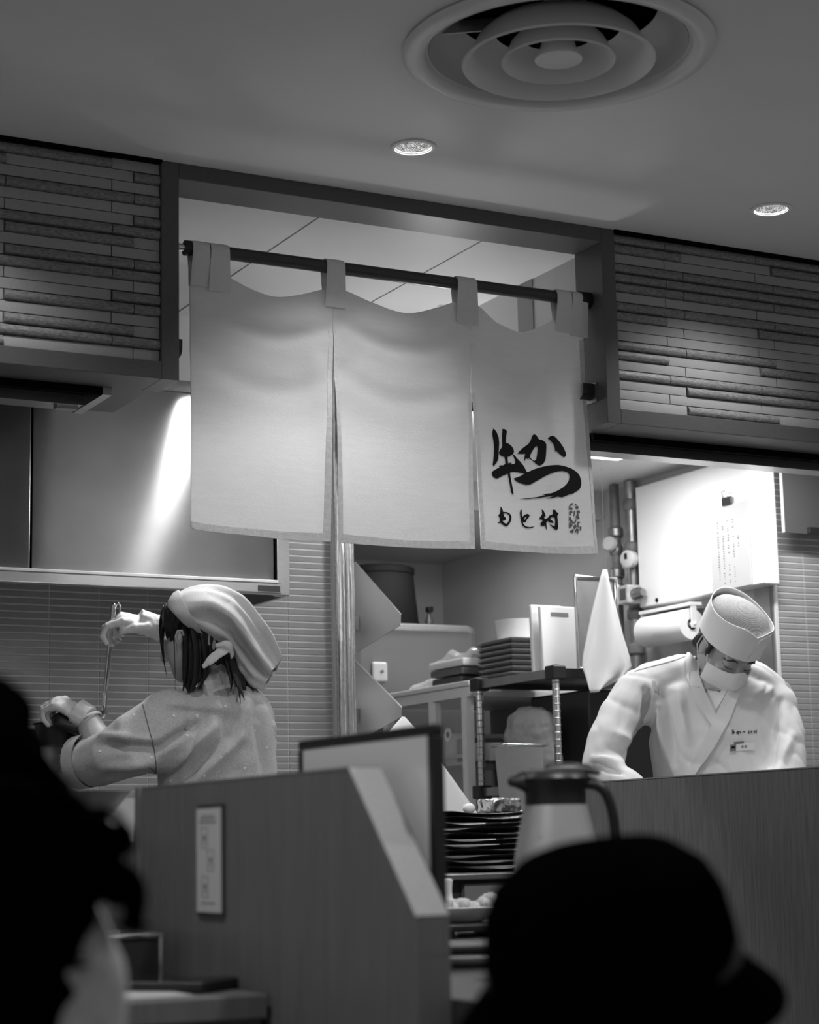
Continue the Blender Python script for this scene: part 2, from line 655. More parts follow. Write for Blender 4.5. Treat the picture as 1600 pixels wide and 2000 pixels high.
# ================================================================== CEILING FITTINGS
d = thing('air_diffuser', (DIF[0], DIF[1], ZC - .03), 'big round white ceiling air diffuser with nested rings', 'air vent')
B().lathe([(.306, -.001), (.310, -.006), (.306, -.013), (.285, -.018), (.270, -.016), (.262, -.006), (.254, .02), (.236, .05), (.205, .075), (.2, .075), (.232, .05), (.25, .02), (.257, -.001)], (DIF[0], DIF[1], ZC), 72).build('flange', M('diffuser_enamel', .72, .3), d, smooth=50)
for rr, z0, k in ((.192, -.030, 1), (.113, -.026, .75)):
    B().lathe([(rr, z0), (rr * .985, z0 - .004), (rr * .93, z0 + .003), (rr * .85, z0 + .028 * k), (rr * .72, z0 + .065 * k), (rr * .66, z0 + .072 * k), (rr * .7, z0 + .072 * k), (rr * .83, z0 + .05 * k), (rr * .95, z0 + .012 * k), (rr, z0)], (DIF[0], DIF[1], ZC), 64).build('ring', MATS['diffuser_enamel'], d, smooth=50)
B().lathe([(.0001, -.026), (.04, -.026), (.047, -.024), (.047, -.02), (.036, .0), (.026, .04), (.026, .1)], (DIF[0], DIF[1], ZC), 40).build('centre_cone', MATS['diffuser_enamel'], d, smooth=40)
B().lathe([(.262, .02), (.262, .2), (.0001, .2)], (DIF[0], DIF[1], ZC), 48).build('duct', black_void, d, smooth=40)
for k in range(3):
    a = 2 * pi * k / 3 + .4
    B().box((-.01, -.003, .05), (.23, .003, .075), Matrix.Translation((DIF[0], DIF[1], ZC)) @ Matrix.Rotation(a, 4, 'Z')).build('spoke', steel_dull, d)

refl = M('faceted_reflector', .8, .08, 1.0, bump=1.0, bump_s=90)
bulb_m = M('lamp_glass', .8, .3, emit=60)
for (x, y), lab in zip(DOWNS, ('recessed ceiling downlight above the white curtain', 'recessed ceiling downlight above the right tiled bulkhead',
                               'recessed ceiling downlight above the left tiled bulkhead', 'recessed ceiling downlight at the far right of the ceiling')):
    t = thing('downlight', (x, y, ZC - .004), lab, 'downlight', 'recessed ceiling downlights')
    B().lathe([(.0515, -.0005), (.052, -.003), (.049, -.005), (.043, -.004), (.0405, .003), (.0405, -.0005)], (x, y, ZC), 40).build('trim_ring', white_paint, t, smooth=40)
    B().lathe([(.04, .002), (.036, .02), (.028, .04), (.018, .052)], (x, y, ZC), 24).build('reflector', refl, t, smooth=25)
    B().lathe([(.0001, .03), (.010, .033), (.014, .042), (.012, .052), (.0001, .056)], (x, y, ZC), 16).build('bulb', bulb_m, t, smooth=60)
    B().lathe([(.05, .021), (.05, .07), (.0001, .07)], (x, y, ZC), 24).build('housing', black_void, t)

# lamp fittings in the kitchen
t = thing('ceiling_lamp', (3.42, 5.02, 2.35), 'square kitchen ceiling lamp above the cook in white', 'lamp')
b = B()
for s_ in (-1, 1):
    b.box((3.42 + s_ * .088, 5.02 - .094, 2.348), (3.42 + s_ * .094, 5.02 + .094, 2.37))
    b.box((3.42 - .088, 5.02 + s_ * .088, 2.348), (3.42 + .088, 5.02 + s_ * .094, 2.37))
b.build('lamp_frame', white_paint, t)
bx('lamp_panel', (3.334, 4.934, 2.358), (3.506, 5.106, 2.37), M('lamp_diffuser', .9, .5, emit=5), t)
t = thing('spot_lamp', (SPOT[0], SPOT[1], SPOT[2]), 'small spot lamp on an arm of the range hood behind the white curtain', 'lamp')
B().tube([SPOT + Vector((0, 0, .09)), SPOT + Vector((0, .03, .12)), SPOT + Vector((0, .09, .115)), SPOT + Vector((0, .114, .1)), SPOT + Vector((0, .115, .0))], .007, 10).build('arm', white_paint, t, smooth=60)
B().lathe([(.012, .095), (.03, .09), (.045, .05), (.05, .004), (.047, .004), (.04, .05), (.01, .07)], SPOT, 24).build('shade', white_paint, t, smooth=40)
t = thing('globe_lamp', (GLOBE.x, GLOBE.y, GLOBE.z - .04), 'glowing globe lamp glimpsed through the right slit of the curtain', 'lamp')
B().ball(GLOBE, .028, 20, 14).build('globe', M('globe_glass', .9, .3, emit=14), t, smooth=180)
B().lathe([(.0015, .036), (.0015, 2.66 - GLOBE.z - .012), (.012, 2.66 - GLOBE.z - .004), (.012, 2.66 - GLOBE.z)], GLOBE, 14).build('cord', white_paint, t)
B().lathe([(.012, .046), (.01, .056), (.004, .06)], GLOBE, 18).build('cap', black_pl, t, smooth=40)

# ================================================================== NOREN CURTAIN
YN = 4.055
rl, rr_ = at(362, 482, y=YN), at(1150, 590, y=YN)
ROD_Z = (rl.z + rr_.z) / 2
ROD_R = .0155
t = thing('curtain_rod', ((rl.x + rr_.x) / 2, YN, ROD_Z - ROD_R), 'dark brown wooden rod carrying the white curtain', 'rod')
B().lathe([(.0001, 0), (ROD_R, 0), (ROD_R, 2.7 - rl.x), (.0001, 2.7 - rl.x)], (rl.x, YN, ROD_Z), 24, axis=(1, 0, 0)).build('pole', M('rod_wood', .045, .35, noise_s=30, noise_a=.4, stretch=(1, 30, 30)), t, smooth=40)
B().lathe([(.0001, -.002), (.018, -.002), (.018, .012), (.0001, .012)], (rl.x, YN, ROD_Z), 24, axis=(1, 0, 0)).build('end_cap', black_pl, t, smooth=40)
B().lathe([(.0001, 0), (.009, 0), (.009, rl.x - 1.566), (.0001, rl.x - 1.566)], (1.566, YN, ROD_Z), 20, axis=(1, 0, 0)).build('holder', chrome, t, smooth=40)
B().box((1.5655, YN - .02, ROD_Z - .005), (1.572, YN + .02, ROD_Z + .028)).build('holder_plate', steel, t)
B().lathe([(.022, 0), (.022, .032), (.0001, .032)], (2.684, YN, ROD_Z), 20, axis=(1, 0, 0)).build('socket', black_pl, t, smooth=40)


def hook(x0, x1, z, label):
    t = thing('curtain_hook', ((x0 + x1) / 2, YN, z - .02), label, 'hook', 'spare rod hooks on the curtain frame')
    b = B()
    prof = []
    for k in range(13):
        a = pi + pi * k / 12
        prof.append((YN + cos(a) * .021, z + sin(a) * .021))
    prof = [(YN - .021, z + .018)] + prof + [(YN + .021, z + .018), (YN + .018, z + .018)] + [(YN + cos(2 * pi - pi * k / 12) * .018, z + sin(2 * pi - pi * k / 12) * .018) for k in range(13)] + [(YN - .018, z + .018)]
    b.prism([Vector((x0, y, zz)) for y, zz in prof], (x1 - x0, 0, 0))
    b.build('cup', M('hook_dark', .03, .35, .3), t, smooth=40)
    xw = x1 if x1 > 2.5 else x0
    B().box((xw - .003, YN - .026, z - .028), (xw + .003, YN + .026, z + .022)).build('plate', steel_dull, t)
    return t


hz = at(1145, 766, y=YN).z
hook(2.676, 2.713, hz, 'dark metal rod hook on the right side of the curtain frame')
hook(1.568, 1.59, hz, 'metal rod hook on the left side of the curtain frame')


def NXZ(px, py):
    p = at(px, py, y=YN)
    return p.x, p.z


SAGS = [NXZ(530, 585), NXZ(795, 613), NXZ(1010, 650)]
SPAN = [.34, .36, .25]
SLIT = [NXZ(648, 672)[0], NXZ(918, 760)[0]]


def cloth_y(x, z):
    """depth of the curtain cloth: swags under every sag, softening downwards"""
    y = YN - .004
    for (sx, sz), sp in zip(SAGS, SPAN):
        u = (x - sx) / (sp * .5)
        h = max(sz + .06 - z, 0)
        if abs(u) < 1.6:
            y += -.016 * exp(-u * u * 1.6) * exp(-((h - .07) / .08) ** 2)
            # curved swag ridges
            q = h - .05 - .10 * (1 - u * u * .5)
            y += .010 * exp(-(q / .022) ** 2) * exp(-u * u * .8)
            q2 = h - .15 - .13 * (1 - u * u * .45)
            y += .006 * exp(-(q2 / .03) ** 2) * exp(-u * u * .8)
            y += -.006 * exp(-((u - .55 - h * .6) / .2) ** 2) * exp(-((h - .25) / .2) ** 2)
    low = max(0, 2.36 - z)
    y += .012 * sin(x * 9.5 + .8) * low * 1.6 + .006 * sin(x * 21 + z * 3) * low
    y += .0025 * noise.noise(Vector((x * 7, z * 9, 1.3)))
    for sx in SLIT:
        y += -.006 * exp(-((x - sx) / .03) ** 2) * min(low * 3, 1)
    return y


noren = thing('noren_curtain', (2.15, YN, 1.72), 'white cotton split curtain with black brush calligraphy hanging in the frame', 'curtain')
PANELS = [
    ([(369, 512), (400, 522), (440, 541), (485, 568), (530, 584), (580, 579), (625, 568), (648, 570)], [(369, 512), (371, 780), (371, 1031)], [(648, 570), (648, 672), (645, 860), (645, 1058)], [(371, 1031), (385, 1036), (450, 1045), (550, 1054), (645, 1058)]),
    ([(649.5, 570), (668, 568), (720, 592), (765, 611), (800, 615), (850, 603), (890, 590), (914, 593)], [(649.5, 570), (649.5, 672), (657, 860), (661, 1059)], [(914, 593), (917.5, 760), (916, 900), (919, 1074)], [(661, 1059), (750, 1066), (840, 1071), (919, 1074)]),
    ([(915, 593), (935, 602), (965, 632), (1000, 651), (1020, 651), (1050, 640), (1085, 627), (1138, 640)], [(915, 593), (919, 760), (925, 900), (931, 1074)], [(1138, 640), (1142, 750), (1155, 900), (1170, 1081)], [(931, 1074), (1010, 1078), (1100, 1082), (1170, 1081)]),
]
NU, NV = 56, 90
for pi_, (top, le, ri, bo) in enumerate(PANELS):
    T_, L_, R_, O_ = spline(top, NU + 1), spline(le, NV + 1), spline(ri, NV + 1), spline(bo, NU + 1)
    T_ = [NXZ(*p) for p in T_]; L_ = [NXZ(*p) for p in L_]; R_ = [NXZ(*p) for p in R_]; O_ = [NXZ(*p) for p in O_]
    G = []
    for j in range(NV + 1):
        v = j / NV
        row = []
        for i in range(NU + 1):
            u = i / NU
            # Coons patch
            x = (1 - v) * T_[i][0] + v * O_[i][0] + (1 - u) * L_[j][0] + u * R_[j][0] - ((1 - u) * (1 - v) * T_[0][0] + u * (1 - v) * T_[-1][0] + (1 - u) * v * O_[0][0] + u * v * O_[-1][0])
            z = (1 - v) * T_[i][1] + v * O_[i][1] + (1 - u) * L_[j][1] + u * R_[j][1] - ((1 - u) * (1 - v) * T_[0][1] + u * (1 - v) * T_[-1][1] + (1 - u) * v * O_[0][1] + u * v * O_[-1][1])
            row.append((x, z))
        G.append(row)
    b = B()
    vs = [Vector((x, cloth_y(x, z), z)) for row in G for x, z in row]
    vs += [v + Vector((0, .0016, 0)) for v in vs]
    n = (NU + 1) * (NV + 1)
    fs = []
    for j in range(NV):
        for i in range(NU):
            a = j * (NU + 1) + i
            fs.append((a, a + 1, a + NU + 2, a + NU + 1))
            fs.append((n + a, n + a + NU + 1, n + a + NU + 2, n + a + 1))
    per = [i for i in range(NU + 1)] + [j * (NU + 1) + NU for j in range(1, NV + 1)] + [NV * (NU + 1) + i for i in range(NU - 1, -1, -1)] + [j * (NU + 1) for j in range(NV - 1, 0, -1)]
    for k in range(len(per)):
        a, c = per[k], per[(k + 1) % len(per)]
        fs.append((a, n + a, n + c, c))
    b.add(vs, fs)
    pan = b.build('cloth_panel', cloth_m, noren, smooth=180)
    # hems: folded, stitched edges lying proud of the cloth
    hems = [[(G[NV - q][i]) for q in (4, 2, 0)] for i in range(NU + 1)]
    sides = []
    if pi_ < 2:
        sides.append([[G[j][NU - q] for q in (3, 1, 0)] for j in range(24 if pi_ == 0 else 32, NV + 1)])
    if pi_ > 0:
        sides.append([[G[j][q] for q in (0, 1, 3)] for j in range(24 if pi_ == 1 else 32, NV + 1)])
    if pi_ == 2:
        sides.append([[G[j][NU - q] for q in (2, 1, 0)] for j in range(10, NV + 1)])
    for hm in [hems] + sides:
        b = B()
        rings = []
        for k, st in enumerate(hm):
            pk = .0006 * sin(k * 2.4)
            f = [Vector((x, cloth_y(x, z) - .0012 - pk, z)) for x, z in st]
            bk = [Vector((x, cloth_y(x, z) + .0022, z)) for x, z in reversed(st)]
            rings.append(f + bk)
        b.loft(rings)
        b.build('hem', hem_m, pan, smooth=60)

# hanging tabs, looped over the rod
for (xa, xb, yl, yb) in ((372, 405, 482, 560), (407, 443, 485, 572), (633, 668, 518, 602), (888, 925, 553, 636), (1082, 1110, 578, 650), (1112, 1141, 582, 658)):
    x0, x1 = NXZ(xa, yl)[0], NXZ(xb, yl)[0]
    zb = NXZ((xa + xb) / 2, yb)[1]
    prof = [(cloth_y((x0 + x1) / 2, zb) - .003, zb), (cloth_y((x0 + x1) / 2, zb) - .006, zb + .03), (YN - .0185, ROD_Z - .012)]
    for k in range(9):
        a = pi - pi * k / 8
        prof.append((YN + cos(a) * .019, ROD_Z + sin(a) * .019))
    prof += [(YN + .0185, ROD_Z - .012), (YN + .008, zb + .04), (YN + .004, zb)]
    rings = []
    K = 6
    for k in range(K + 1):
        u = k / K
        x = x0 + (x1 - x0) * u
        puff = .0012 * sin(pi * u)
        out = [Vector((x + (zz - ROD_Z) * .04 * (1 - 2 * u), y - puff, zz)) for y, zz in prof]
        inn = []
        for q, (y, zz) in enumerate(prof):
            dy, dz = YN - y, ROD_Z - zz
            if zz < ROD_Z - .011:
                inn.append(Vector((x, y + (.002 if y < YN else -.002), zz)))
            else:
                l = sqrt(dy * dy + dz * dz) or 1
                inn.append(Vector((x, y + dy / l * .002, zz + dz / l * .002)))
        rings.append(out + inn[::-1])
    B().loft(rings).build('tab', tab_m, noren, smooth=50)

# calligraphy, traced stroke by stroke; sits on the right-hand panel
def cz(pts):
    return [(930 + x / 6.4, 810 + y / 6.4) for x, y in pts]


STROKES = {
    's1': [[(195, 175), (215, 195), (240, 230), (262, 290), (268, 360), (262, 440), (256, 520), (255, 560), (235, 600), (205, 640), (183, 652), (180, 630), (190, 560), (198, 480), (200, 400), (192, 330), (182, 270), (182, 220)]],
    's2': [[(312, 185), (335, 183), (358, 195), (370, 215), (362, 255), (355, 310), (352, 355), (390, 368), (425, 395), (450, 430), (458, 465), (448, 495), (420, 515), (385, 530), (372, 535), (375, 580), (385, 650), (345, 650), (340, 590), (332, 532), (290, 522), (268, 505), (262, 480), (272, 455), (290, 430), (305, 400), (305, 340), (305, 260)]],
    's4': [[(165, 740), (180, 715), (230, 685), (265, 668), (258, 650), (290, 640), (310, 642), (340, 625), (380, 632), (385, 612), (425, 606), (420, 628), (460, 620), (470, 600), (465, 570), (440, 510), (455, 505), (490, 545), (540, 600), (580, 650), (612, 715), (625, 725), (700, 690), (780, 665), (850, 648), (930, 638), (1010, 636), (1100, 650), (1180, 675), (1240, 710), (1285, 755), (1308, 820), (1310, 880), (1295, 925), (1250, 960), (1200, 990), (1150, 1000), (1110, 1018), (1060, 1038), (1000, 1030), (940, 1045), (850, 1056), (905, 1040), (960, 1018), (870, 1030), (750, 1048), (620, 1060), (510, 1061), (600, 1050), (740, 1035), (850, 1012), (800, 1014), (860, 993), (930, 985), (1000, 955), (1060, 920), (1110, 880), (1145, 830), (1158, 780), (1150, 745), (1120, 722), (1060, 710), (990, 718), (920, 738), (850, 770), (780, 810), (710, 850), (660, 878), (610, 882), (550, 870), (500, 850), (460, 825), (447, 805), (490, 790), (540, 770), (585, 742), (500, 725), (440, 720), (400, 733), (410, 800), (425, 880), (440, 960), (447, 1003), (430, 1000), (412, 975), (400, 900), (385, 820), (370, 745), (300, 775), (240, 808), (200, 800), (175, 775)]],
    's6': [[(500, 495), (520, 465), (570, 420), (640, 370), (665, 335), (680, 290), (695, 258), (715, 248), (740, 262), (760, 300), (772, 315), (810, 322), (840, 345), (857, 375), (858, 430), (855, 500), (850, 560), (830, 610), (800, 635), (765, 642), (740, 625), (700, 590), (640, 545), (628, 560), (605, 548), (585, 595), (585, 550), (600, 495), (560, 497)],
           [(745, 395), (725, 405), (700, 440), (670, 490), (655, 530), (680, 565), (715, 582), (735, 565), (748, 500), (755, 430)]],
    's7': [[(870, 305), (900, 278), (935, 272), (975, 300), (1030, 355), (1080, 420), (1110, 485), (1112, 510), (1090, 540), (1060, 530), (1020, 500), (985, 470), (962, 465), (955, 420), (935, 370), (900, 330)]],
    'mo': [[(275, 1155), (295, 1180), (308, 1225), (350, 1225), (390, 1240), (415, 1275), (415, 1310), (395, 1360), (365, 1395), (340, 1407), (300, 1390), (270, 1365), (225, 1370), (245, 1352), (255, 1345), (258, 1300), (240, 1270), (265, 1240), (270, 1200)],
           [(308, 1245), (345, 1240), (380, 1262), (387, 1300), (370, 1350), (345, 1372), (318, 1362), (295, 1340), (335, 1325), (345, 1303), (320, 1280)],],
    'to': [[(530, 1200), (548, 1192), (550, 1240), (556, 1285), (585, 1258), (620, 1245), (650, 1255), (645, 1285), (618, 1310), (603, 1345), (582, 1356), (562, 1345), (572, 1375), (605, 1402), (650, 1410), (718, 1400), (685, 1420), (640, 1427), (590, 1417), (555, 1392), (540, 1350), (530, 1290), (524, 1240)],
           [(587, 1290), (612, 1278), (600, 1305), (582, 1325)]],
    'mura': [[(805, 1185), (830, 1205), (845, 1240), (855, 1270), (832, 1290), (850, 1310), (885, 1290), (905, 1262), (940, 1250), (945, 1190), (975, 1195), (990, 1220), (1018, 1238), (1000, 1270), (1005, 1320), (1012, 1390), (1012, 1425), (995, 1445), (965, 1435), (920, 1395), (895, 1368), (940, 1388), (968, 1398), (972, 1340), (966, 1292), (930, 1287), (908, 1305), (955, 1345), (950, 1360), (900, 1350), (880, 1332), (862, 1350), (865, 1400), (870, 1440), (860, 1440), (848, 1390), (815, 1395), (790, 1385), (790, 1360), (820, 1330), (800, 1312), (770, 1315), (780, 1290), (810, 1250), (808, 1220)]],
}
SEAL = [[(1150, 1150), (1175, 1110), (1200, 1105), (1198, 1140), (1180, 1125), (1165, 1160), (1200, 1170), (1195, 1195), (1150, 1190)],
        [(1225, 1108), (1250, 1120), (1245, 1135), (1228, 1130)], [(1235, 1145), (1270, 1140), (1280, 1175), (1240, 1180)],
        [(1150, 1215), (1195, 1205), (1200, 1225), (1175, 1235), (1175, 1260), (1155, 1262)], [(1215, 1200), (1235, 1205), (1228, 1260), (1212, 1280)],
        [(1250, 1200), (1290, 1195), (1300, 1230), (1275, 1225), (1280, 1260), (1295, 1300), (1255, 1310), (1240, 1270), (1262, 1250)],
        [(1150, 1280), (1170, 1275), (1185, 1310), (1210, 1345), (1235, 1330), (1225, 1300), (1250, 1320), (1240, 1355), (1200, 1365), (1165, 1330), (1150, 1330)],
        [(1150, 1350), (1175, 1350), (1200, 1385), (1180, 1410), (1150, 1420)], [(1215, 1385), (1240, 1370), (1255, 1400), (1220, 1440), (1208, 1410)],
        [(1262, 1340), (1300, 1335), (1300, 1350), (1275, 1360), (1285, 1400), (1270, 1420), (1258, 1380)], [(1292, 1400), (1316, 1395), (1314, 1445), (1294, 1445)],
        [(1150, 1465), (1200, 1430), (1215, 1455), (1205, 1485), (1180, 1475)], [(1225, 1465), (1250, 1420), (1280, 1430), (1275, 1480), (1262, 1495), (1258, 1450), (1240, 1478)]]


def ink_mesh(loops, place, cuts=2, back=.003):
    """flat ink on a curved cloth: triangulate, refine, then drop on the surface with place(px,py)->(point)"""
    P = [[Vector((x, y, 0)) for x, y in l] for l in loops]
    flat = [p for l in P for p in l]
    bm = bmesh.new()
    vs = [bm.verts.new(p) for p in flat]
    for t in tessellate_polygon(P):
        try:
            bm.faces.new([vs[i] for i in t])
        except ValueError:
            pass
    for _ in range(cuts):
        ed = [e for e in bm.edges if e.calc_length() > 5]
        if not ed:
            break
        bmesh.ops.subdivide_edges(bm, edges=ed, cuts=1)
        bmesh.ops.triangulate(bm, faces=bm.faces)
    bm.verts.ensure_lookup_table()
    b = B()
    b.add([place(v.co.x, v.co.y) for v in bm.verts], [tuple(v.index for v in f.verts) for f in bm.faces] if not bm.verts.index_update() else [])
    bm.free()
    return b


def on_cloth(px, py):
    x, z = NXZ(px, py)
    return Vector((x, cloth_y(x, z) - .0016, z))


for k, loops in STROKES.items():
    ink_mesh([cz(l) for l in loops], on_cloth, 4).build('brush_stroke', ink, noren, smooth=180)
for l in SEAL:
    ink_mesh([cz(l)], on_cloth, 1).build('seal_mark', ink_grey, noren, smooth=180)

# ================================================================== KITCHEN
struct(bx('floor_kitchen', (-1.2, 4.3, 0.0), (5.3, 6.9, .2), floor_m))
YH = 4.6


def HX(px, py=1000):
    return at(px, py, y=YH).x


hz_l0, hz_l1 = at(300, 1152, y=YH).z, at(300, 1126, y=YH).z     # lip bottom / top
hz_t = at(345, 765, y=YH).z
hx_r = HX(566, 1150)
hood = thing('range_hood', (1.0, 4.85, hz_l0), 'large stainless steel range hood above the stove', 'range hood')
xs_ = [-.6, .55, HX(61.5, 950), HX(537, 1100)]
for i in range(3):
    bx('front_plate', (xs_[i] + .0025, YH, hz_l1), (xs_[i + 1] - .0025, YH + .012, hz_t), steel_hood, hood, bevel=.002)
bx('frame', (-.6, YH + .013, hz_l1), (hx_r, YH + .03, hz_t + .002), black_void, hood)
bx('corner_post', (HX(541, 1100), YH - .002, hz_l0), (hx_r, YH + .03, hz_t), steel, hood, bevel=.002)
lip = bx('lip', (-.6, YH - .03, hz_l0), (HX(541, 1100), YH + .004, hz_l1 - .006), steel, hood, bevel=.003)
bx('lip_edge', (-.6, YH - .034, hz_l1 - .0065), (HX(533, 1100), YH + .002, hz_l1 + .001), M('white_strip', .85, .3), lip, bevel=.001)
bx('nameplate', (HX(495, 1150), YH - .0325, at(515, 1158, y=YH).z), (HX(537, 1150), YH - .029, at(515, 1147, y=YH).z), M('dark_nameplate', .06, .4), lip)
bx('top_cap', (-.6, YH - .004, hz_t), (hx_r, 5.095, hz_t + .03), steel_dull, hood)
bx('side_panel', (hx_r - .012, YH + .031, hz_l0), (hx_r, 5.095, hz_t), steel_dull, hood)
bx('filter_panel', (-.6, YH + .1, hz_l0 + .18), (hx_r - .013, 5.095, hz_l0 + .19), steel_dull, hood)

stove = thing('stove', (1.3, 4.8, .2), 'stainless steel stove counter below the range hood', 'stove')
bx('body', (.3, 4.52, .2), (2.25, 5.09, 1.13), steel_dull, stove, bevel=.004)
bx('worktop', (.28, 4.5, 1.13), (2.27, 5.09, 1.15), steel, stove, bevel=.003)
for k in range(4):
    B().lathe([(.02, 0), (.02, .02), (.0001, .02)], (.6 + k * .4, 4.52, 1.06), 16, axis=(0, -1, 0)).build('knob', black_pl, stove, smooth=40)

pc = dp(95, 1440, 4.82)
pot = thing('stock_pot', (pc.x, pc.y, 1.15), 'steel stock pot with dark rim in front of the woman', 'pot')
ph = pc.z - 1.15
B().lathe([(.0001, 0), (.1, 0), (.105, .01), (.108, ph - .05), (.108, ph - .02), (.104, ph - .02), (.1, .02), (.0001, .02)], (pc.x, pc.y, 1.15), 40).build('body', steel, pot, smooth=40)
B().lathe([(.109, ph - .022), (.113, ph - .018), (.113, ph + .012), (.106, ph + .014), (.104, ph - .018)], (pc.x, pc.y, 1.15), 40).build('rim', black_pl, pot, smooth=40)
B().lathe([(.0001, ph - .1), (.103, ph - .1)], (pc.x, pc.y, 1.15), 40).build('broth', M('dark_broth', .05, .1), pot)
hp = [dp(x, y, v) for x, y, v in ((118, 1500, 4.76), (112, 1482, 4.73), (120, 1473, 4.71), (148, 1471, 4.71), (172, 1474, 4.72), (180, 1484, 4.74))]
B().tube(hp, .0055, 10).build('handle', chrome, pot, smooth=60)

gp = [dp(x, y, v) for x, y, v in ((124, 1412, 4.63), (128, 1430, 4.66), (130, 1450, 4.69))]
pan = thing('saucepan', (gp[1].x, gp[1].y, gp[2].z - .02), 'black-handled pan gripped by the gloved hand above the pot', 'pan')
B().tube([dp(120, 1408, 4.62), dp(150, 1418, 4.62), dp(175, 1424, 4.63)], [.026, .025, .02], 16, flat=.7).build('handle', black_pl, pan, smooth=60)
B().lathe([(.0001, -.03), (.055, -.03), (.062, .02), (.066, .022), (.064, .024), (.058, .022), (.052, -.025), (.0001, -.025)], dp(118, 1432, 4.68), 32).build('pan_body', black_pl, pan, smooth=40)

# foil-wrapped pipes beside the stove wall
def foil(px, r, label, ylo=5.06):
    base = at(px, 1300, y=ylo)
    pts, rad = [], []
    for k in range(90):
        z = .21 + (2.655 - .21) * k / 89
        pts.append(Vector((base.x + .0015 * noise.noise(Vector((0, px, z * 9))), ylo, z)))
        rad.append(r * (1 + .10 * noise.noise(Vector((px, 3, z * 16)))))
    o = B().tube(pts, rad, 14, caps=False).build('foil_pipe', M('crumpled_foil', .75, .22, 1.0, bump=1.0, bump_s=40, stretch=(2, 2, .4)), smooth=60)
    return tag(o, label, 'pipe', 'foil-wrapped pipes beside the stove wall')


foil(667, .0145, 'thicker silver foil-wrapped pipe right beside the tiled wall')
foil(683.5, .0105, 'thinner silver foil-wrapped pipe next to the steel chute plates')
foil(690.5, .006, 'thinnest silver pipe touching the steel chute plates', 5.08)


def plate(pts, d, th=.003):
    P = [Vector(p) for p in pts]
    n = (P[1] - P[0]).cross(P[2] - P[0]).normalized() * th
    return B().prism(P, n)


for a, lab in ((((693.5, 1098), (693.5, 1219), (783, 1200), (783, 1221), (695, 1276)), 'upper folded steel chute beside the foil pipes'),
               (((694, 1290), (694, 1398), (785, 1382), (785, 1400), (694, 1452)), 'lower folded steel chute beside the foil pipes')):
    A_, B_, D_, E_, C_ = a
    pA, pB, pC = at(*A_, y=5.22), at(*B_, y=5.22), at(*C_, y=5.22)
    pD, pE = at(*D_, y=5.06), at(*E_, y=5.06)
    t = thing('steel_chute', (pE.x, pE.y, pC.z), lab, 'chute', 'folded steel chutes')
    plate([pA, pB, pE, pD], .003).build('upper_plate', M('satin_sheet', .55, .3, .9), t)
    plate([pB, pC, pE], .003).build('lower_plate', MATS['satin_sheet'], t)
    dd = Vector((0, .3, 0))
    plate([pA, pD, pD + Vector((.02, .25, 0)), pA + dd], .003).build('back_plate', steel, t)
    plate([pC, pE, pE + Vector((.02, .25, 0)), pC + dd], .003).build('bottom_plate', steel, t)
    B().tube([pB, pE], .0022, 6).build('seam', white_paint, t)
    bx('wall_bracket', (2.4845, 5.2, pB.z - .02), (pB.x + .004, 5.218, pB.z + .02), steel_dull, t)

# grey cabinet at the back with an upturned tub on it
cx0, cx1 = at(690, 1250, y=6.2).x, at(935, 1250, y=6.2).x
cz1 = at(860, 1218, y=6.2).z
t = thing('grey_cabinet', ((cx0 + cx1) / 2, 6.45, .2), 'grey metal cabinet against the back kitchen wall', 'cabinet')
bx('body', (cx0, 6.2, .2), (cx1, 6.75, cz1), grey_paint, t, bevel=.03)
bx('top_trim', (cx0 + .04, 6.196, cz1 - .03), (cx1 - .04, 6.2, cz1 - .024), steel_dull, t)
B().lathe([(.008, 0), (.008, .016), (.0001, .016)], (cx1 - .07, 6.5, cz1), 12).build('knob', black_pl, t)
bp = at(742, 1312, y=6.19)
t = thing('wall_switch', (bp.x, 6.198, bp.z - .035), 'white switch plate on the grey cabinet', 'switch')
bx('plate', (bp.x - .03, 6.184, bp.z - .035), (bp.x + .03, 6.1985, bp.z + .035), white_pl, t, bevel=.008)
B().lathe([(.006, 0), (.006, .006), (.0001, .006)], (bp.x + .005, 6.184, bp.z), 12, axis=(0, -1, 0)).build('button', M('mid_grey', .2, .5), t)
bc = at(742, 1214, y=6.45)
t = thing('tub', (bc.x, 6.45, cz1 + .001), 'black plastic tub upside down on the grey cabinet', 'tub')
B().lathe([(.0001, .235), (.12, .232), (.127, .225), (.146, .02), (.152, .018), (.152, 0), (.142, 0), (.122, .22), (.0001, .226)], (bc.x, 6.45, cz1 + .001), 40).build('body', M('tub_black', .008, .8, spec=.15), t, smooth=40)
B().lathe([(.129, .2), (.134, .205), (.134, .225), (.127, .23)], (bc.x, 6.45, cz1 + .001), 40).build('rim', M('tub_black', .008, .8, spec=.15), t, smooth=40)
sp_ = at(838, 1185, y=6.5)
t = thing('spray_bottle', (sp_.x, 6.5, cz1), 'small dark spray bottle beside the black tub', 'bottle')
B().lathe([(.0001, 0), (.016, 0), (.016, .05), (.008, .065), (.008, .08)], (sp_.x, 6.5, cz1), 16).build('body', M('smoky_plastic', .12, .3), t, smooth=40)
bx('nozzle', (sp_.x - .012, 6.48, cz1 + .08), (sp_.x + .01, 6.51, cz1 + .1), black_pl, t, bevel=.003)

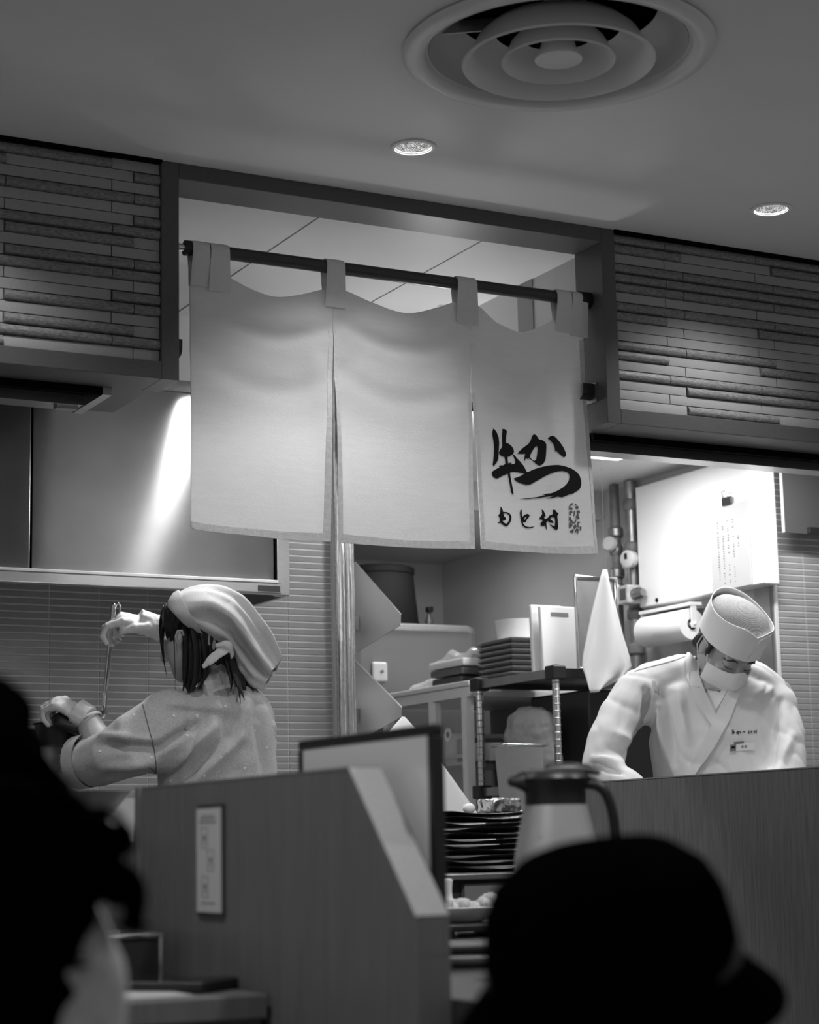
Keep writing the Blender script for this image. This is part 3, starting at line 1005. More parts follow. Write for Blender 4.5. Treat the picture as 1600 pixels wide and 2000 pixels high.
# glass-door showcase
XS = 3.164
ys0, ys1 = 5.53, 6.12
zs = 1.668
sc = thing('glass_showcase', (3.4, (ys0 + ys1) / 2, .2), 'white framed refrigerated showcase with glass doors', 'showcase')
bx('top_slab', (XS, ys0 - .02, zs - .018), (3.62, ys1, zs), white_paint, sc, bevel=.004)
bx('top_band', (XS + .004, ys0 - .02, zs - .052), (3.62, ys1, zs - .02), white_paint, sc)
gl = glass('showcase_glass', .16)
for yy in (ys0, at(846, 1400, x=XS).y, ys1 - .03):
    bx('post', (XS, yy, .3), (XS + .03, yy + .03, zs - .053), white_paint, sc)
ym = at(846, 1400, x=XS).y
for a, c in ((ys0 + .032, ym - .002), (ym + .032, ys1 - .032)):
    dr = bx('door_glass', (XS + .008, a, .3), (XS + .014, c, zs - .054), gl, sc)
    bx('door_rail', (XS + .004, a, 1.42), (XS + .016, c, 1.432), steel, dr)
bx('base', (XS, ys0, .2), (3.62, ys1, .298), white_paint, sc)
bx('back_panel', (3.6, ys0, .3), (3.62, ys1, zs - .054), grey_paint, sc)
for z in (.8, 1.12, 1.4):
    bx('shelf', (XS + .03, ys0 + .02, z), (3.598, ys1 - .02, z + .008), steel, sc)
gpos = at(873, 1435, x=XS)
B().lathe([(.0001, 0), (.022, 0), (.022, .003)], (XS + .006, gpos.y, gpos.z), 24, axis=(-1, 0, 0)).build('sticker', white_pl, sc)
B().lathe([(.0001, 0), (.009, 0)], (XS + .0025, gpos.y, gpos.z), 16, axis=(-1, 0, 0)).build('sticker_mark', M('mid_grey', .2, .5), sc)
for k in range(5):
    o = bx('food_box', (3.24, 5.56 + k * .1, 1.409), (3.5, 5.635 + k * .1, 1.47 + .02 * (k % 3)), [white_pl, grey_paint, paper][k % 3], bevel=.006)
    tag(o, ['white', 'grey', 'pale paper', 'tall white', 'dull grey'][k] + ' food box inside the glass showcase, number %s from the near door' % ['one', 'two', 'three', 'four', 'five'][k], 'food box', 'food boxes in the showcase')

# wire rack with black corner clamps
rk = thing('storage_rack', (3.4, 5.24, .2), 'chrome storage rack with black corner clamps behind the cook in white', 'rack')
ry0, ry1, rx1 = 5.0, 5.46, 3.62
zlow = at(934, 1548, x=XS).z
for yy in (ry0, ry1):
    for xx in (XS + .012, rx1):
        po = B().lathe([(.0115, 0), (.0115, zs - .2 + .005), (.0001, zs - .2 + .005)], (xx, yy, .2), 16).build('post', chrome, rk, smooth=40)
        ring = B()
        for k in range(40):
            ring.lathe([(.0118, .6 + k * .0215), (.0128, .602 + k * .0215), (.0118, .604 + k * .0215)], (xx, yy, .2), 12)
        ring.build('groove_rings', steel_dull, po)
        for z in (zs - .04, zlow - .02):
            B().box((xx - .024, yy - .024, z), (xx + .024, yy + .024, z + .042)).build('clamp', black_pl, rk, bevel=.004)
for z in (zs - .032, zlow - .012):
    sh = bx('shelf', (XS + .026, ry0 + .014, z + .018), (rx1 - .02, ry1 - .014, z + .024), steel_dull, rk)
    for yy in (ry0, ry1):
        bx('rail', (XS + .036, yy - .008, z), (rx1 - .024, yy + .008, z + .026), black_pl if z > 1.5 else steel, sh)
    for xx in (XS + .012, rx1):
        bx('rail', (xx - .008, ry0 + .024, z), (xx + .008, ry1 - .024, z + .026), steel_dull, sh)
ZR = zs - .032 + .024

# on top of rack and showcase
ts = at(1012, 1290, x=3.33)
tx0, tx1, ty0, ty1 = 3.24, 3.42, ts.y - .11, ts.y + .11
for k in range(14):
    b = B()
    z = zs + .0005 + k * .0092
    w0, w1 = .008, 0
    R1 = [Vector(p) for p in ((tx0 + .01, ty0 + .01, z), (tx1 - .01, ty0 + .01, z), (tx1 - .01, ty1 - .01, z), (tx0 + .01, ty1 - .01, z))]
    R2 = [Vector(p) for p in ((tx0, ty0, z + .0085), (tx1, ty0, z + .0085), (tx1, ty1, z + .0085), (tx0, ty1, z + .0085))]
    R3 = [Vector(p) for p in ((tx0 + .006, ty0 + .006, z + .0085), (tx1 - .006, ty0 + .006, z + .0085), (tx1 - .006, ty1 - .006, z + .0085), (tx0 + .006, ty1 - .006, z + .0085))]
    R4 = [Vector(p) for p in ((tx0 + .014, ty0 + .014, z + .002), (tx1 - .014, ty0 + .014, z + .002), (tx1 - .014, ty1 - .014, z + .002), (tx0 + .014, ty1 - .014, z + .002))]
    b.loft([R1, R2, R3, R4])
    o = b.build('food_tray', [M('tray_dark', .05, .35), M('tray_pale', .55, .4)][k % 2])
    tag(o, 'shallow %s tray in the stack on the rack, %s from the top' % (['dark', 'pale'][k % 2], ['fourteenth', 'thirteenth', 'twelfth', 'eleventh', 'tenth', 'ninth', 'eighth', 'seventh', 'sixth', 'fifth', 'fourth', 'third', 'second', 'first'][k]), 'tray', 'stacked trays on the rack')
zt_ = zs + 14 * .0092 + .001
o = B().lathe([(.0001, 0), (.066, 0), (.07, .01), (.076, .062), (.078, .066), (.072, .066), (.066, .01), (.0001, .008)], (3.335, ts.y, zt_), 32).build('round_tub', white_pl, smooth=40)
tag(o, 'white round plastic tub on the tray stack', 'tub')


def cboard(px0, px1, py0, py1, y, lean, label):
    a, c = at(px0, py1, y=y), at(px1, py0, y=y)
    m = Matrix.Translation((a.x, y, zs + .001)) @ Matrix.Rotation(lean, 4, 'X')
    t = thing('cutting_board', (a.x, y, zs), label, 'cutting board', 'white cutting boards on the rack')
    w, h = c.x - a.x, c.z - zs
    B().box((0, 0, 0), (w, .016, h), m).build('board', white_pl, t, bevel=.004)
    B().box((w * .3, -.001, h * .84), (w * .8, .0005, h * .9), m).build('slot', M('mid_grey', .2, .5), t)
    return t


cboard(1043, 1100, 1183, 1300, 5.2, -.04, 'white cutting board leaning nearest the tray stack')
cboard(1062, 1126, 1185, 1300, 5.16, -.05, 'white cutting board leaning against the steel sheet pan')
a, c = at(1125, 1297, y=5.09), at(1185, 1133, y=5.09)
t = thing('sheet_pan', (a.x, 5.09, zs), 'steel sheet pan standing upright beside the cutting boards', 'sheet pan')
b = B()
wv, hv = .15, c.z - zs
for i, (p0, p1) in enumerate((((0, 0), (wv, 0)), ((wv, 0), (wv, hv)), ((wv, hv), (0, hv)), ((0, hv), (0, 0)))):
    b.tube([Vector((a.x + p0[0], 5.075, zs + .004 + p0[1])), Vector((a.x + p1[0], 5.075, zs + .004 + p1[1]))], .006, 8)
b.build('rim', chrome, t, smooth=60)
bx('sheet', (a.x, 5.082, zs + .002), (a.x + wv, 5.085, zs + hv), steel_dull, t)

# wrapped goods on the showcase
bgp = [at(x, y, x=3.27) for x, y in ((806, 1328), (830, 1322), (850, 1310), (868, 1296))]
b = B()
b.tube([Vector((3.27, p.y, zs + .018 + .004 * i)) for i, p in enumerate(bgp)], [.014, .018, .022, .02], 12, flat=.8)
b = displace(fuse(b, .004, 2), lambda v, n: .003 * noise.noise(v * 60))
tag(b.build('plastic_bag', M('clear_film_white', .8, .2, trans=.3), smooth=180), 'crumpled clear plastic bag at the end of the showcase top', 'bag')
pb = at(905, 1296, x=3.27)
t = thing('wrapped_packs', (3.27, pb.y, zs), 'pile of film-wrapped packs on the showcase top', 'packs')
for k, (dz, ww, g_) in enumerate(((0, .1, M('tray_dark', .05, .35)), (.03, .11, M('smoky_plastic', .12, .3)), (.058, .12, paper))):
    b = B().box((3.2, pb.y - ww, zs + .001 + dz), (3.36, pb.y + ww, zs + .027 + dz))
    b.build('pack', g_, t, bevel=.008)
b = B().tube([Vector((3.25, pb.y - .15 + .05 * k, zs + .1 + .012 * sin(k * 2))) for k in range(7)], [.008, .016, .02, .018, .02, .015, .006], 12, flat=.6)
displace(b, lambda v, n: .004 * noise.noise(v * 50)).build('loose_film', M('clear_film_white', .8, .2, trans=.3), t, smooth=180)

# things on the lower shelf of the rack
ZL = zlow - .012 + .024
o = bx('oven', (3.33, 5.06, ZL + .001), (3.58, 5.4, ZL + .29), M('oven_black', .015, .3), bevel=.006)
tag(o, 'black box oven on the lower rack shelf', 'oven')
b = B().ball((3.245, 5.27, ZL + .17), (.05, .14, .085), 20, 12)
b.ball((3.245, 5.22, ZL + .085), (.045, .12, .083), 20, 12)
b = displace(fuse(b, .006, 2), lambda v, n: .010 * noise.noise(v * 22) + .004 * noise.noise(v * 60))
tag(b.build('plastic_sack', M('milky_film', .55, .25, trans=.4), smooth=180), 'milky plastic sack hanging in the rack shelf beside the black oven', 'sack')
ph_ = at(1035, 1520, x=3.12)
t = thing('gastro_pan', (3.09, ph_.y, 1.12), 'deep stainless steel food pan below the rack', 'pan')
pz = at(1035, 1456, x=3.12).z
px0, px1, py0, py1 = at(992, 1460, y=5.0).x, 3.135, 5.0, 5.09
Rr = lambda i, z: [Vector(p) for p in ((px0 + i, py0 + i, z), (px1 - i, py0 + i, z), (px1 - i, py1 - i, z), (px0 + i, py1 - i, z))]
B().loft([Rr(.02, 1.121), Rr(.004, pz - .006), Rr(.007, pz - .006), Rr(.022, 1.125)]).build('body', steel, t, bevel=.004)
b = B()
q = Rr(0, pz - .002)
for i in range(4):
    b.tube([q[i], q[(i + 1) % 4]], .0045, 8)
b.build('rim', chrome, t, smooth=60)
t = thing('prep_table', (3.05, 5.1, .2), 'stainless steel prep table under the food pan', 'table')
bx('worktop', (2.72, 4.9, 1.09), (3.158, 5.75, 1.12), steel_dull, t, bevel=.003)
for xx in (2.75, 3.12):
    for yy in (4.93, 5.72):
        bx('leg', (xx - .015, yy - .015, .2), (xx + .015, yy + .015, 1.09), steel, t)

# electric box on the side wall
XB = 3.79
y0, y1 = at(1493, 1139, x=XB).y, at(1250, 1187, x=XB).y
z0 = at(1255, 1187, x=XB).z
z1 = at(1247, 950, x=XB).z
t = thing('switch_cabinet', (3.82, (y0 + y1) / 2, z0), 'brightly lit white electric cabinet on the side wall', 'cabinet')
bx('body', (XB + .006, y0, z0), (3.851, y1, min(z1, 2.365)), white_paint, t, bevel=.003)
dr = bx('door', (XB, y0 + .002, z0 + .002), (XB + .006, y1 - .002, min(z1, 2.365) - .002), white_paint, t, bevel=.002)
kp = at(1284, 1172, x=XB)
B().lathe([(.0001, 0), (.007, 0), (.007, .004)], (XB, kp.y, kp.z), 12, axis=(-1, 0, 0)).build('lock', black_pl, dr)
# clipboard sheet with columns of handwriting
cy0, cy1 = at(1466, 1050, x=XB).y, at(1390, 1050, x=XB).y
ct, cb = at(1428, 985, x=XB).z, at(1428, 1150, x=XB).z
t = thing('notice_sheet', (XB - .004, (cy0 + cy1) / 2, cb), 'white notice sheet clipped to the electric cabinet', 'notice')
bx('sheet', (XB - .006, cy0, cb), (XB - .001, cy1, ct), M('notice_paper', .5, .8), t)
b = B()
for c_ in range(5):
    yy = cy0 + (cy1 - cy0) * (.25 + .13 * c_)
    if c_ == 0:
        rngs = range(10, 16)
    else:
        rngs = range(4, 30)
    for k in rngs:
        if random.random() < .75:
            zz = ct - (ct - cb) * (k / 34 + .08)
            b.box((XB - .0066, yy, zz), (XB - .0061, yy + .008 * random.uniform(.5, 1), zz + .0045 * random.uniform(.4, 1)))
b.build('handwriting', M('pale_ink', .2, .8), t)['kind'] = 'stuff'
cp = at(1424, 976, x=XB)
t2 = thing('bulldog_clip', (XB - .01, cp.y, cp.z - .02), 'dark metal clip holding the notice sheet', 'clip')
bx('jaw', (XB - .012, cp.y - .024, cp.z - .018), (XB - .0062, cp.y + .024, cp.z + .008), M('clip_dark', .06, .3, .6), t2, bevel=.002)
b = B().tube([Vector((XB - .011, cp.y - .015, cp.z + .008)), Vector((XB - .02, cp.y - .01, cp.z + .026)), Vector((XB - .02, cp.y + .01, cp.z + .026)), Vector((XB - .011, cp.y + .015, cp.z + .008))], .002, 6)
b.build('wire', chrome, t2)

# paper towel roll
ra, rb_ = at(1262, 1236, x=3.76), at(1352, 1218, x=3.76)
rz = (ra.z + rb_.z) / 2
t = thing('paper_towel_roll', (3.76, (ra.y + rb_.y) / 2, rz - .05), 'white paper towel roll hanging under the electric cabinet', 'paper towel')
B().lathe([(.018, 0), (.05, 0), (.0515, .004), (.0515, ra.y - rb_.y - .004), (.05, ra.y - rb_.y), (.018, ra.y - rb_.y)], (3.76, rb_.y, rz), 36, axis=(0, 1, 0)).build('roll', paper, t, smooth=40)
B().tube([Vector((3.76, rb_.y - .012, rz)), Vector((3.76, ra.y + .012, rz))], .008, 10).build('axle', white_pl, t)
for yy in (rb_.y - .014, ra.y + .008):
    bx('bracket', (3.75, yy, rz - .012), (3.77, yy + .006, z0 - .03), white_pl, t)
bx('mount_bar', (3.745, rb_.y - .016, z0 - .03), (3.79, ra.y + .016, z0 - .02), white_pl, t)
bx('wall_arm', (3.77, rb_.y + .05, z0 - .03), (3.851, ra.y - .05, z0 - .022), white_pl, t)

# gas pipes with valves
pm = M('galvanised_pipe', .3, .38, .8, noise_s=18, noise_a=.3)
pm2 = M('painted_pipe', .16, .5, noise_s=14, noise_a=.4)


def pipe(px, xw, ztop, zbot, r, mat, label):
    p = at(px, 1100, x=xw)
    t = thing('gas_pipe', (xw, p.y, zbot), label, 'pipe', 'gas pipes on the side wall')
    B().lathe([(.0001, 0), (r, 0), (r, ztop - zbot), (.0001, ztop - zbot)], (xw, p.y, zbot), 20).build('tube', mat, t, smooth=40)
    return t, p


t, p = pipe(1205, 3.80, 2.365, 1.62, .017, pm2, 'left dark vertical gas pipe with yoke valve')
for py, r in ((1040, .027), (1075, .024), (1120, .026), (1150, .022)):
    z = at(1205, py, x=3.8).z
    B().lathe([(r * .8, -.018), (r, -.012), (r, .012), (r * .8, .018)], (3.8, p.y, z), 18).build('coupling', pm, t, smooth=40)
vz_ = at(1190, 1062, x=3.76)
B().lathe([(.0001, .016), (.022, .016), (.025, .01), (.025, -.006), (.012, -.02)], (3.765, vz_.y, vz_.z), 20, axis=(-1, -.4, 0)).build('dial', M('pale_dial', .6, .4), t, smooth=40)
t, p = pipe(1237, 3.81, 2.365, 1.45, .021, pm, 'right grey vertical gas pipe with round gauge')
for py, r in ((985, .027), (1070, .03), (1200, .028), (1270, .03)):
    z = at(1237, py, x=3.81).z
    B().lathe([(r * .8, -.02), (r, -.013), (r, .013), (r * .8, .02)], (3.81, p.y, z), 18).build('coupling', pm2, t, smooth=40)
vz_ = at(1228, 1092, x=3.77)
gz = Vector((3.775, vz_.y, vz_.z))
B().lathe([(.0001, .022), (.022, .022), (.03, .016), (.03, -.01), (.01, -.03)], gz, 24, axis=(-1, -.3, 0)).build('gauge', M('pale_dial', .6, .4), t, smooth=40)
B().box((-.006, -.002, .0225), (.006, .018, .0235), Matrix.Translation(gz) @ Vector((-1, -.3, 0)).to_track_quat('Z', 'Y').to_matrix().to_4x4()).build('needle', black_pl, t)
mt = at(1228, 1162, x=3.76)
t = thing('gas_meter', (3.77, mt.y, mt.z - .03), 'small boxy gas meter across the vertical pipes', 'meter')
bx('case', (3.735, mt.y - .03, mt.z - .032), (3.80, mt.y + .03, mt.z + .032), M('pale_casting', .45, .45, noise_s=30, noise_a=.2), t, bevel=.006)
B().lathe([(.0001, .06), (.018, .06), (.02, .05), (.02, 0)], (3.765, mt.y + .03, mt.z), 18, axis=(0, 1, 0)).build('inlet', M('pale_dial', .6, .4), t, smooth=40)
B().lathe([(.0001, .05), (.012, .05), (.02, .03), (.02, 0)], (3.765, mt.y - .03, mt.z), 18, axis=(0, -1, 0)).build('outlet', pm, t, smooth=40)
bx('label_plate', (3.7335, mt.y - .02, mt.z - .018), (3.7355, mt.y + .014, mt.z + .02), M('dark_nameplate', .06, .4), t)

# hanging towel
YT = 4.93
b = B()
rings = []
rows = [(1112, 1179, 1186), (1130, 1173, 1191), (1160, 1166, 1200), (1200, 1157, 1212), (1240, 1150, 1224), (1280, 1143, 1236), (1300, 1142, 1240), (1322, 1150, 1225), (1345, 1157, 1180), (1352, 1160, 1168)]
for i, (yy, xl, xr) in enumerate(rows):
    st, bk = [], []
    n = 14
    for k in range(n + 1):
        u = k / n
        x = xl + (xr - xl) * u
        p = at(x, yy, y=YT)
        dy = .018 * sin(u * 7.5 + .4 * i * .3) * min(1, i / 4)
        st.append(p + Vector((0, dy, 0)))
        bk.append(p + Vector((0, dy + .003, 0)))
    rings.append(st + bk[::-1])
b.loft(rings)
tw = thing('hanging_towel', (rings[0][0].x, YT, rings[-1][0].z), 'white towel hanging in a point beside the gas pipes', 'towel')
b.build('cloth', M('towel_cotton', .8, .9, bump=.2, bump_s=300, trans=.15), tw, smooth=180)
tp = at(1183, 1112, y=YT)
B().tube([tp - Vector((0, 0, .01)), tp + Vector((.002, .002, .03)), tp + Vector((-.004, 0, .06)), Vector((tp.x, YT, 2.369))], .0007, 6).build('cord', M('mid_grey', .2, .5), tw)

# board hanging at the right tiled wall
a, c = at(1531, 1040, y=4.74), at(1640, 930, y=4.74)
t = thing('hanging_board', ((a.x + c.x) / 2, 4.74, a.z), 'plain grey board hanging on the right tiled wall', 'board')
bx('board', (a.x, 4.735, a.z), (c.x, 4.742, 2.3), M('grey_board', .1, .5), t)
bx('edge', (a.x - .003, 4.733, a.z), (a.x, 4.744, 2.3), white_pl, t)
bx('suspension', (a.x, 4.737, 2.3), (a.x + .01, 4.74, 2.372), steel, t)
bx('suspension', (c.x - .02, 4.737, 2.3), (c.x - .01, 4.74, 2.372), steel, t)
cp = at(1588, 1034, y=4.72)
bx('clip', (cp.x - .012, 4.722, cp.z - .012), (cp.x + .03, 4.734, cp.z + .008), M('clip_dark', .06, .3, .6), t, bevel=.002)

# ================================================================== COUNTERS AND FOREGROUND
ZT = .972
# customer table (left) with end panel
t = thing('dining_table', (.6, 2.4, 0), 'dark dining table beside the wooden divider', 'table')
bx('top', (-.3, 2.24, ZT - .03), (.993, 2.7, ZT), wood_div, t, bevel=.003)
bx('apron', (-.3, 2.26, .5), (.993, 2.28, ZT - .031), wood_panel, t)
bx('leg', (-.3, 2.3, 0), (-.24, 2.68, ZT - .031), wood_panel, t)
bx('leg', (.9, 2.3, 0), (.96, 2.68, ZT - .031), wood_panel, t)
o = bx('privacy_panel', (-.3, 2.705, 0), (.998, 2.735, 1.16), wood_panel, bevel=.002)
tag(o, 'dark wooden back panel behind the dining table', 'panel')

XP = 1.0
pf, pt_, pl = at(278, 1540, x=XP), at(681, 1503, x=XP), at(812, 1792, x=XP)
ztop = (pf.z + pt_.z) / 2
dv = thing('wooden_divider', (XP + .02, 2.3, 0), 'tall wooden seat divider with a sloping front edge and small notice', 'divider')
poly = [(pf.y, 0), (pf.y, ztop), (pt_.y, ztop), (pl.y, pl.z), (pl.y, 0)]
B().prism([Vector((XP, y, z)) for y, z in poly], (.039, 0, 0)).build('panel', wood_div, dv)
for (ya, za), (yb, zb) in (((pt_.y, ztop), (pl.y, pl.z)), ((pl.y, pl.z), (pl.y, pl.z - .04)), ((pl.y, pl.z - .0405), (pl.y, 0)), ((pf.y, ztop), (pt_.y, ztop))):
    dy, dz = yb - ya, zb - za
    l = sqrt(dy * dy + dz * dz)
    ny, nz = dz / l * .0025, -dy / l * .0025
    if nz < 0 or (nz == 0 and ny > 0):
        ny, nz = -ny, -nz
    if abs(dy) < 1e-6:
        ny, nz = -.0025, 0
    B().prism([Vector((XP - .001, ya, za)), Vector((XP - .001, yb, zb)), Vector((XP - .001, yb + ny, zb + nz)), Vector((XP - .001, ya + ny, za + nz))], (.041, 0, 0)).build('edge_band', wood_edge, dv)
bx('end_post', (XP - .006, pf.y - .001, 0), (XP + .041, pf.y + .016, ztop + .002), wood_edge, dv)
# notice on the divider: pale card in a dark holder, printed lines and boxes (codes left out)
sa, sb = at(392, 1580, x=XP), at(439, 1783, x=XP)
sy0, sy1, sz0, sz1 = sb.y, sa.y, sb.z, sa.z
nt_ = thing('notice_card', (XP - .002, (sy0 + sy1) / 2, sz0 - .006), 'narrow pale notice card stuck on the wooden divider', 'notice')
bx('holder', (XP - .004, sy0 - .003, sz0 - .006), (XP - .001, sy1 + .002, sz1 + .005), M('dark_holder', .04, .4), nt_)
bx('card', (XP - .006, sy0, sz0), (XP - .004, sy1, sz1), M('card_paper', .62, .6), nt_)


def pr(u0, u1, v0, v1):
    """printed bar in card units (u from left to right as seen, v from top)"""
    return ((XP - .0066, sy1 - (sy1 - sy0) * u0, sz1 - (sz1 - sz0) * v0), (XP - .0062, sy1 - (sy1 - sy0) * u1, sz1 - (sz1 - sz0) * v1))


b = B()
for u0, u1, v0, v1 in ((.22, .78, .068, .076), (.15, .8, .093, .106), (.12, .84, .128, .143), (.2, .8, .905, .918)):
    u = u0
    while u < u1:
        wd = random.uniform(.03, .07)
        b.box(*pr(u, min(u + wd, u1), v0, v1))
        u += wd + .012
for cx_, cy_ in ((.34, .285), (.6, .5), (.36, .755)):
    for (u0, u1, v0, v1) in ((-.13, .13, -.1, -.097), (-.13, .13, .097, .1), (-.13, -.117, -.1, .1), (.117, .13, -.1, .1), (-.05, .06, -.025, .02), (-.09, .09, .045, .05)):
        b.box(*pr(cx_ + u0, cx_ + u1, cy_ + v0, cy_ + v1))
b.build('print', M('print_grey', .24, .8), nt_)['kind'] = 'stuff'

# tablet, caddy and bowl on the table
c0, c1, c2 = at(302, 1912, z=ZT + .004), at(480, 1922, z=ZT + .004), at(395, 1936, z=ZT + .004)
u_ = (c1 - c2)
u_.z = 0
l_ = u_.length
ang = math.atan2(u_.y, u_.x)
m = Matrix.Translation((c2.x, c2.y, ZT + .001)) @ Matrix.Rotation(ang, 4, 'Z')
t = thing('tablet', (c2.x, c2.y, ZT), 'black order tablet lying on the dining table', 'tablet')
B().box((0, 0, 0), (min(l_, .17), .24, .013), m).build('body', black_pl, t, bevel=.003)
B().box((.012, .02, .0131), (min(l_, .17) - .012, .22, .0136), m).build('screen', M('dark_screen', .01, .08), t)
o = bx('place_mat', (.62, 2.25, ZT + .0005), (.9, 2.42, ZT + .003), M('pale_mat', .45, .6))
tag(o, 'pale paper mat on the near edge of the dining table', 'mat')
ka, kb = at(246, 1895, x=.9), at(349, 1888, x=.97)
t = thing('condiment_caddy', (.88, 2.58, ZT), 'dark glass-fronted condiment caddy with a thin metal frame', 'caddy')
y0, y1, x0, x1, zz = 2.53, 2.69, .70, .965, ZT + .062
bx('case', (x0, y0, ZT + .001), (x1, y1, zz), M('smoked_case', .03, .15), t, bevel=.004)
b = B()
for p0, p1 in (((x0, y0, zz), (x1, y0, zz)), ((x1, y0, zz), (x1, y1, zz)), ((x0, y0, zz), (x0, y1, zz)), ((x1, y0, zz), (x1, y0, ZT + .004)), ((x0, y0, ZT + .004), (x1, y0, ZT + .004)), ((x0, y1, zz), (x1, y1, zz))):
    b.tube([Vector(p0), Vector(p1)], .0035, 8)
b.build('frame', steel, t, smooth=60)
bc = dp(163, 1545, 2.95)
t = thing('steel_pail', (bc.x, bc.y, ZT), 'tapered stainless steel pail behind the curly haired guest', 'pail')
hh = bc.z - 1.16
o_ = B().lathe([(.0001, 0), (.022, 0), (.03, .01), (.086, hh - .004), (.09, hh), (.084, hh), (.026, .014), (.0001, .01)], (bc.x, bc.y + .05, 1.16), 40).build('body', steel, t, smooth=40)
B().lathe([(.0001, 0), (.06, 0), (.06, .012), (.018, .02), (.018, 1.158 - ZT)], (bc.x, bc.y + .05, ZT + .001), 30).build('foot', steel_dull, t, smooth=40)
bx('ledge', (-.3, 2.737, ZT - .03), (.998, 3.2, ZT), wood_panel).__setitem__('kind', 'structure')

# counter to the right of the divider
ZK = .985
t = thing('service_counter', (1.8, 2.6, 0), 'dark service counter with the carafe between divider and right panel', 'counter')
B().prism([Vector((x, y, ZK - .035)) for x, y in ((1.042, 1.62), (1.2, 1.62), (1.2, 2.1), (1.62, 2.1), (1.62, 2.7), (1.95, 2.7), (1.95, 3.45), (1.042, 3.45))], (0, 0, .035)).build('top', M('counter_dark', .035, .35, noise_s=12, noise_a=.3), t)
bx('front', (1.042, 1.66, 0), (1.2, 1.7, ZK - .036), wood_panel, t)
bx('nosing', (1.043, 1.608, ZK - .06), (1.2, 1.62, ZK - .004), wood_edge, t)
bx('front', (1.2, 2.13, 0), (1.6, 2.16, ZK - .036), wood_panel, t)
# pass counter in steel behind it
ZPS = at(930, 1706, y=3.52).z
t = thing('pass_counter', (2.0, 3.9, 0), 'steel pass counter carrying the stack of black plates', 'counter')
bx('top', (1.05, 3.5, ZPS - .012), (2.2, 3.85, ZPS), steel, t, bevel=.002)
bx('rear_top', (1.95, 3.851, ZPS - .012), (2.45, 4.1, ZPS), steel, t)
bx('rear_leg', (2.38, 4.0, 0), (2.42, 4.04, ZPS - .013), steel, t)
bx('body', (1.06, 3.53, 0), (2.19, 3.98, ZPS - .013), M('counter_dark', .035, .35), t)
bx('drawer_front', (at(915, 1740, y=3.5).x, 3.515, ZPS - .06), (at(1000, 1740, y=3.5).x, 3.529, ZPS - .02), M('mid_grey', .2, .5), t)

# right counter wall
XQ = 2.6
zq = (at(1170, 1530, x=XQ).z + at(1600, 1497, x=XQ).z) / 2
t = thing('counter_wall', (XQ + .02, 3.0, 0), 'wide walnut counter wall in front of the cook in white', 'counter wall')
bx('panel', (XQ, 1.2, 0), (XQ + .038, 3.98, zq), wood_panel, t, bevel=.002)
bx('cap', (XQ - .001, 1.2, zq), (XQ + .039, 3.98, zq + .003), wood_edge, t)
kn = at(1467, 1888, x=XQ)
B().lathe([(.0001, .007), (.006, .006), (.0085, 0)], (XQ, kn.y, kn.z), 16, axis=(-1, 0, 0)).build('bolt', steel, t, smooth=60)
t = thing('prep_counter', (3.1, 3.9, 0), 'steel prep counter behind the walnut counter wall', 'counter')
bx('top', (XQ + .04, 3.0, 1.1), (3.2, 4.2, 1.13), steel, t, bevel=.003)
bx('body', (XQ + .045, 3.0, 0), (3.16, 4.2, 1.1), steel_dull, t)

# framed pane beside the divider
XM = 1.06
ma, mb = at(581, 1447, x=XM), at(843, 1413, x=XM)
zt2 = (ma.z + mb.z) / 2
t = thing('framed_pane', (XM + .01, (ma.y + mb.y) / 2, ZK), 'pale board in a thick black frame standing behind the divider', 'board')
fw = .0125
bx('pane', (XM + .002, mb.y + fw, ZK + .002), (XM + .012, ma.y - fw, zt2 - fw), M('pale_acrylic', .7, .12, spec=.5), t)
bx('frame_top', (XM, mb.y, zt2 - fw), (XM + .016, ma.y, zt2), black_pl, t, bevel=.003)
bx('frame_side', (XM, mb.y, ZK + .001), (XM + .016, mb.y + fw, zt2 - fw), black_pl, t, bevel=.002)
bx('frame_side', (XM, ma.y - fw, ZK + .001), (XM + .016, ma.y, zt2 - fw), black_pl, t, bevel=.002)

# vacuum carafe
FV = 2.62
fb = dp(1085, 1560, FV)
fx, fy = fb.x, fb.y
zs_ = lambda py: dp(1085, py, FV).z
sc_ = FV / FPX
cf = thing('vacuum_carafe', (fx, fy, ZK), 'steel vacuum carafe with black lid and handle', 'carafe')
prof = [(.0001, 0), (.058, 0), (.064, .008), (.066, .03), (.066, zs_(1760) - ZK), (88 * sc_, zs_(1715) - ZK), (80 * sc_, zs_(1660) - ZK), (69 * sc_, zs_(1610) - ZK), (61 * sc_, zs_(1574) - ZK)]
B().lathe(prof, (fx, fy, ZK + .001), 48).build('body', M('carafe_steel', .5, .34, .55, noise_s=20, noise_a=.05), cf, smooth=40)
B().lathe([(60 * sc_, zs_(1574) - ZK), (60 * sc_, zs_(1545) - ZK), (66 * sc_, zs_(1532) - ZK), (68 * sc_, zs_(1522) - ZK), (60 * sc_, zs_(1510) - ZK), (40 * sc_, zs_(1503) - ZK), (.0001, zs_(1501) - ZK)], (fx, fy, ZK + .001), 40).build('lid', black_pl, cf, smooth=40)
F2 = lambda px, py, dv=0: dp(px, py, FV + dv)
b = B()
b.tube([F2(1040, 1528), F2(1020, 1524), F2(1004, 1526)], [.022, .016, .009], 14, flat=.8)
b.build('spout', black_pl, cf, smooth=60)
B().tube([F2(1075, 1500), F2(1120, 1499), F2(1150, 1503), F2(1168, 1508)], [.009, .01, .009, .006], 12, flat=.5).build('lever', black_pl, cf, smooth=60)
B().tube([F2(*p) for p in spline([(1138, 1530), (1165, 1533), (1185, 1552), (1197, 1590), (1203, 1640), (1205, 1690), (1195, 1730), (1165, 1745)], 24)], .0085, 12, flat=.8).build('handle', black_pl, cf, smooth=60)
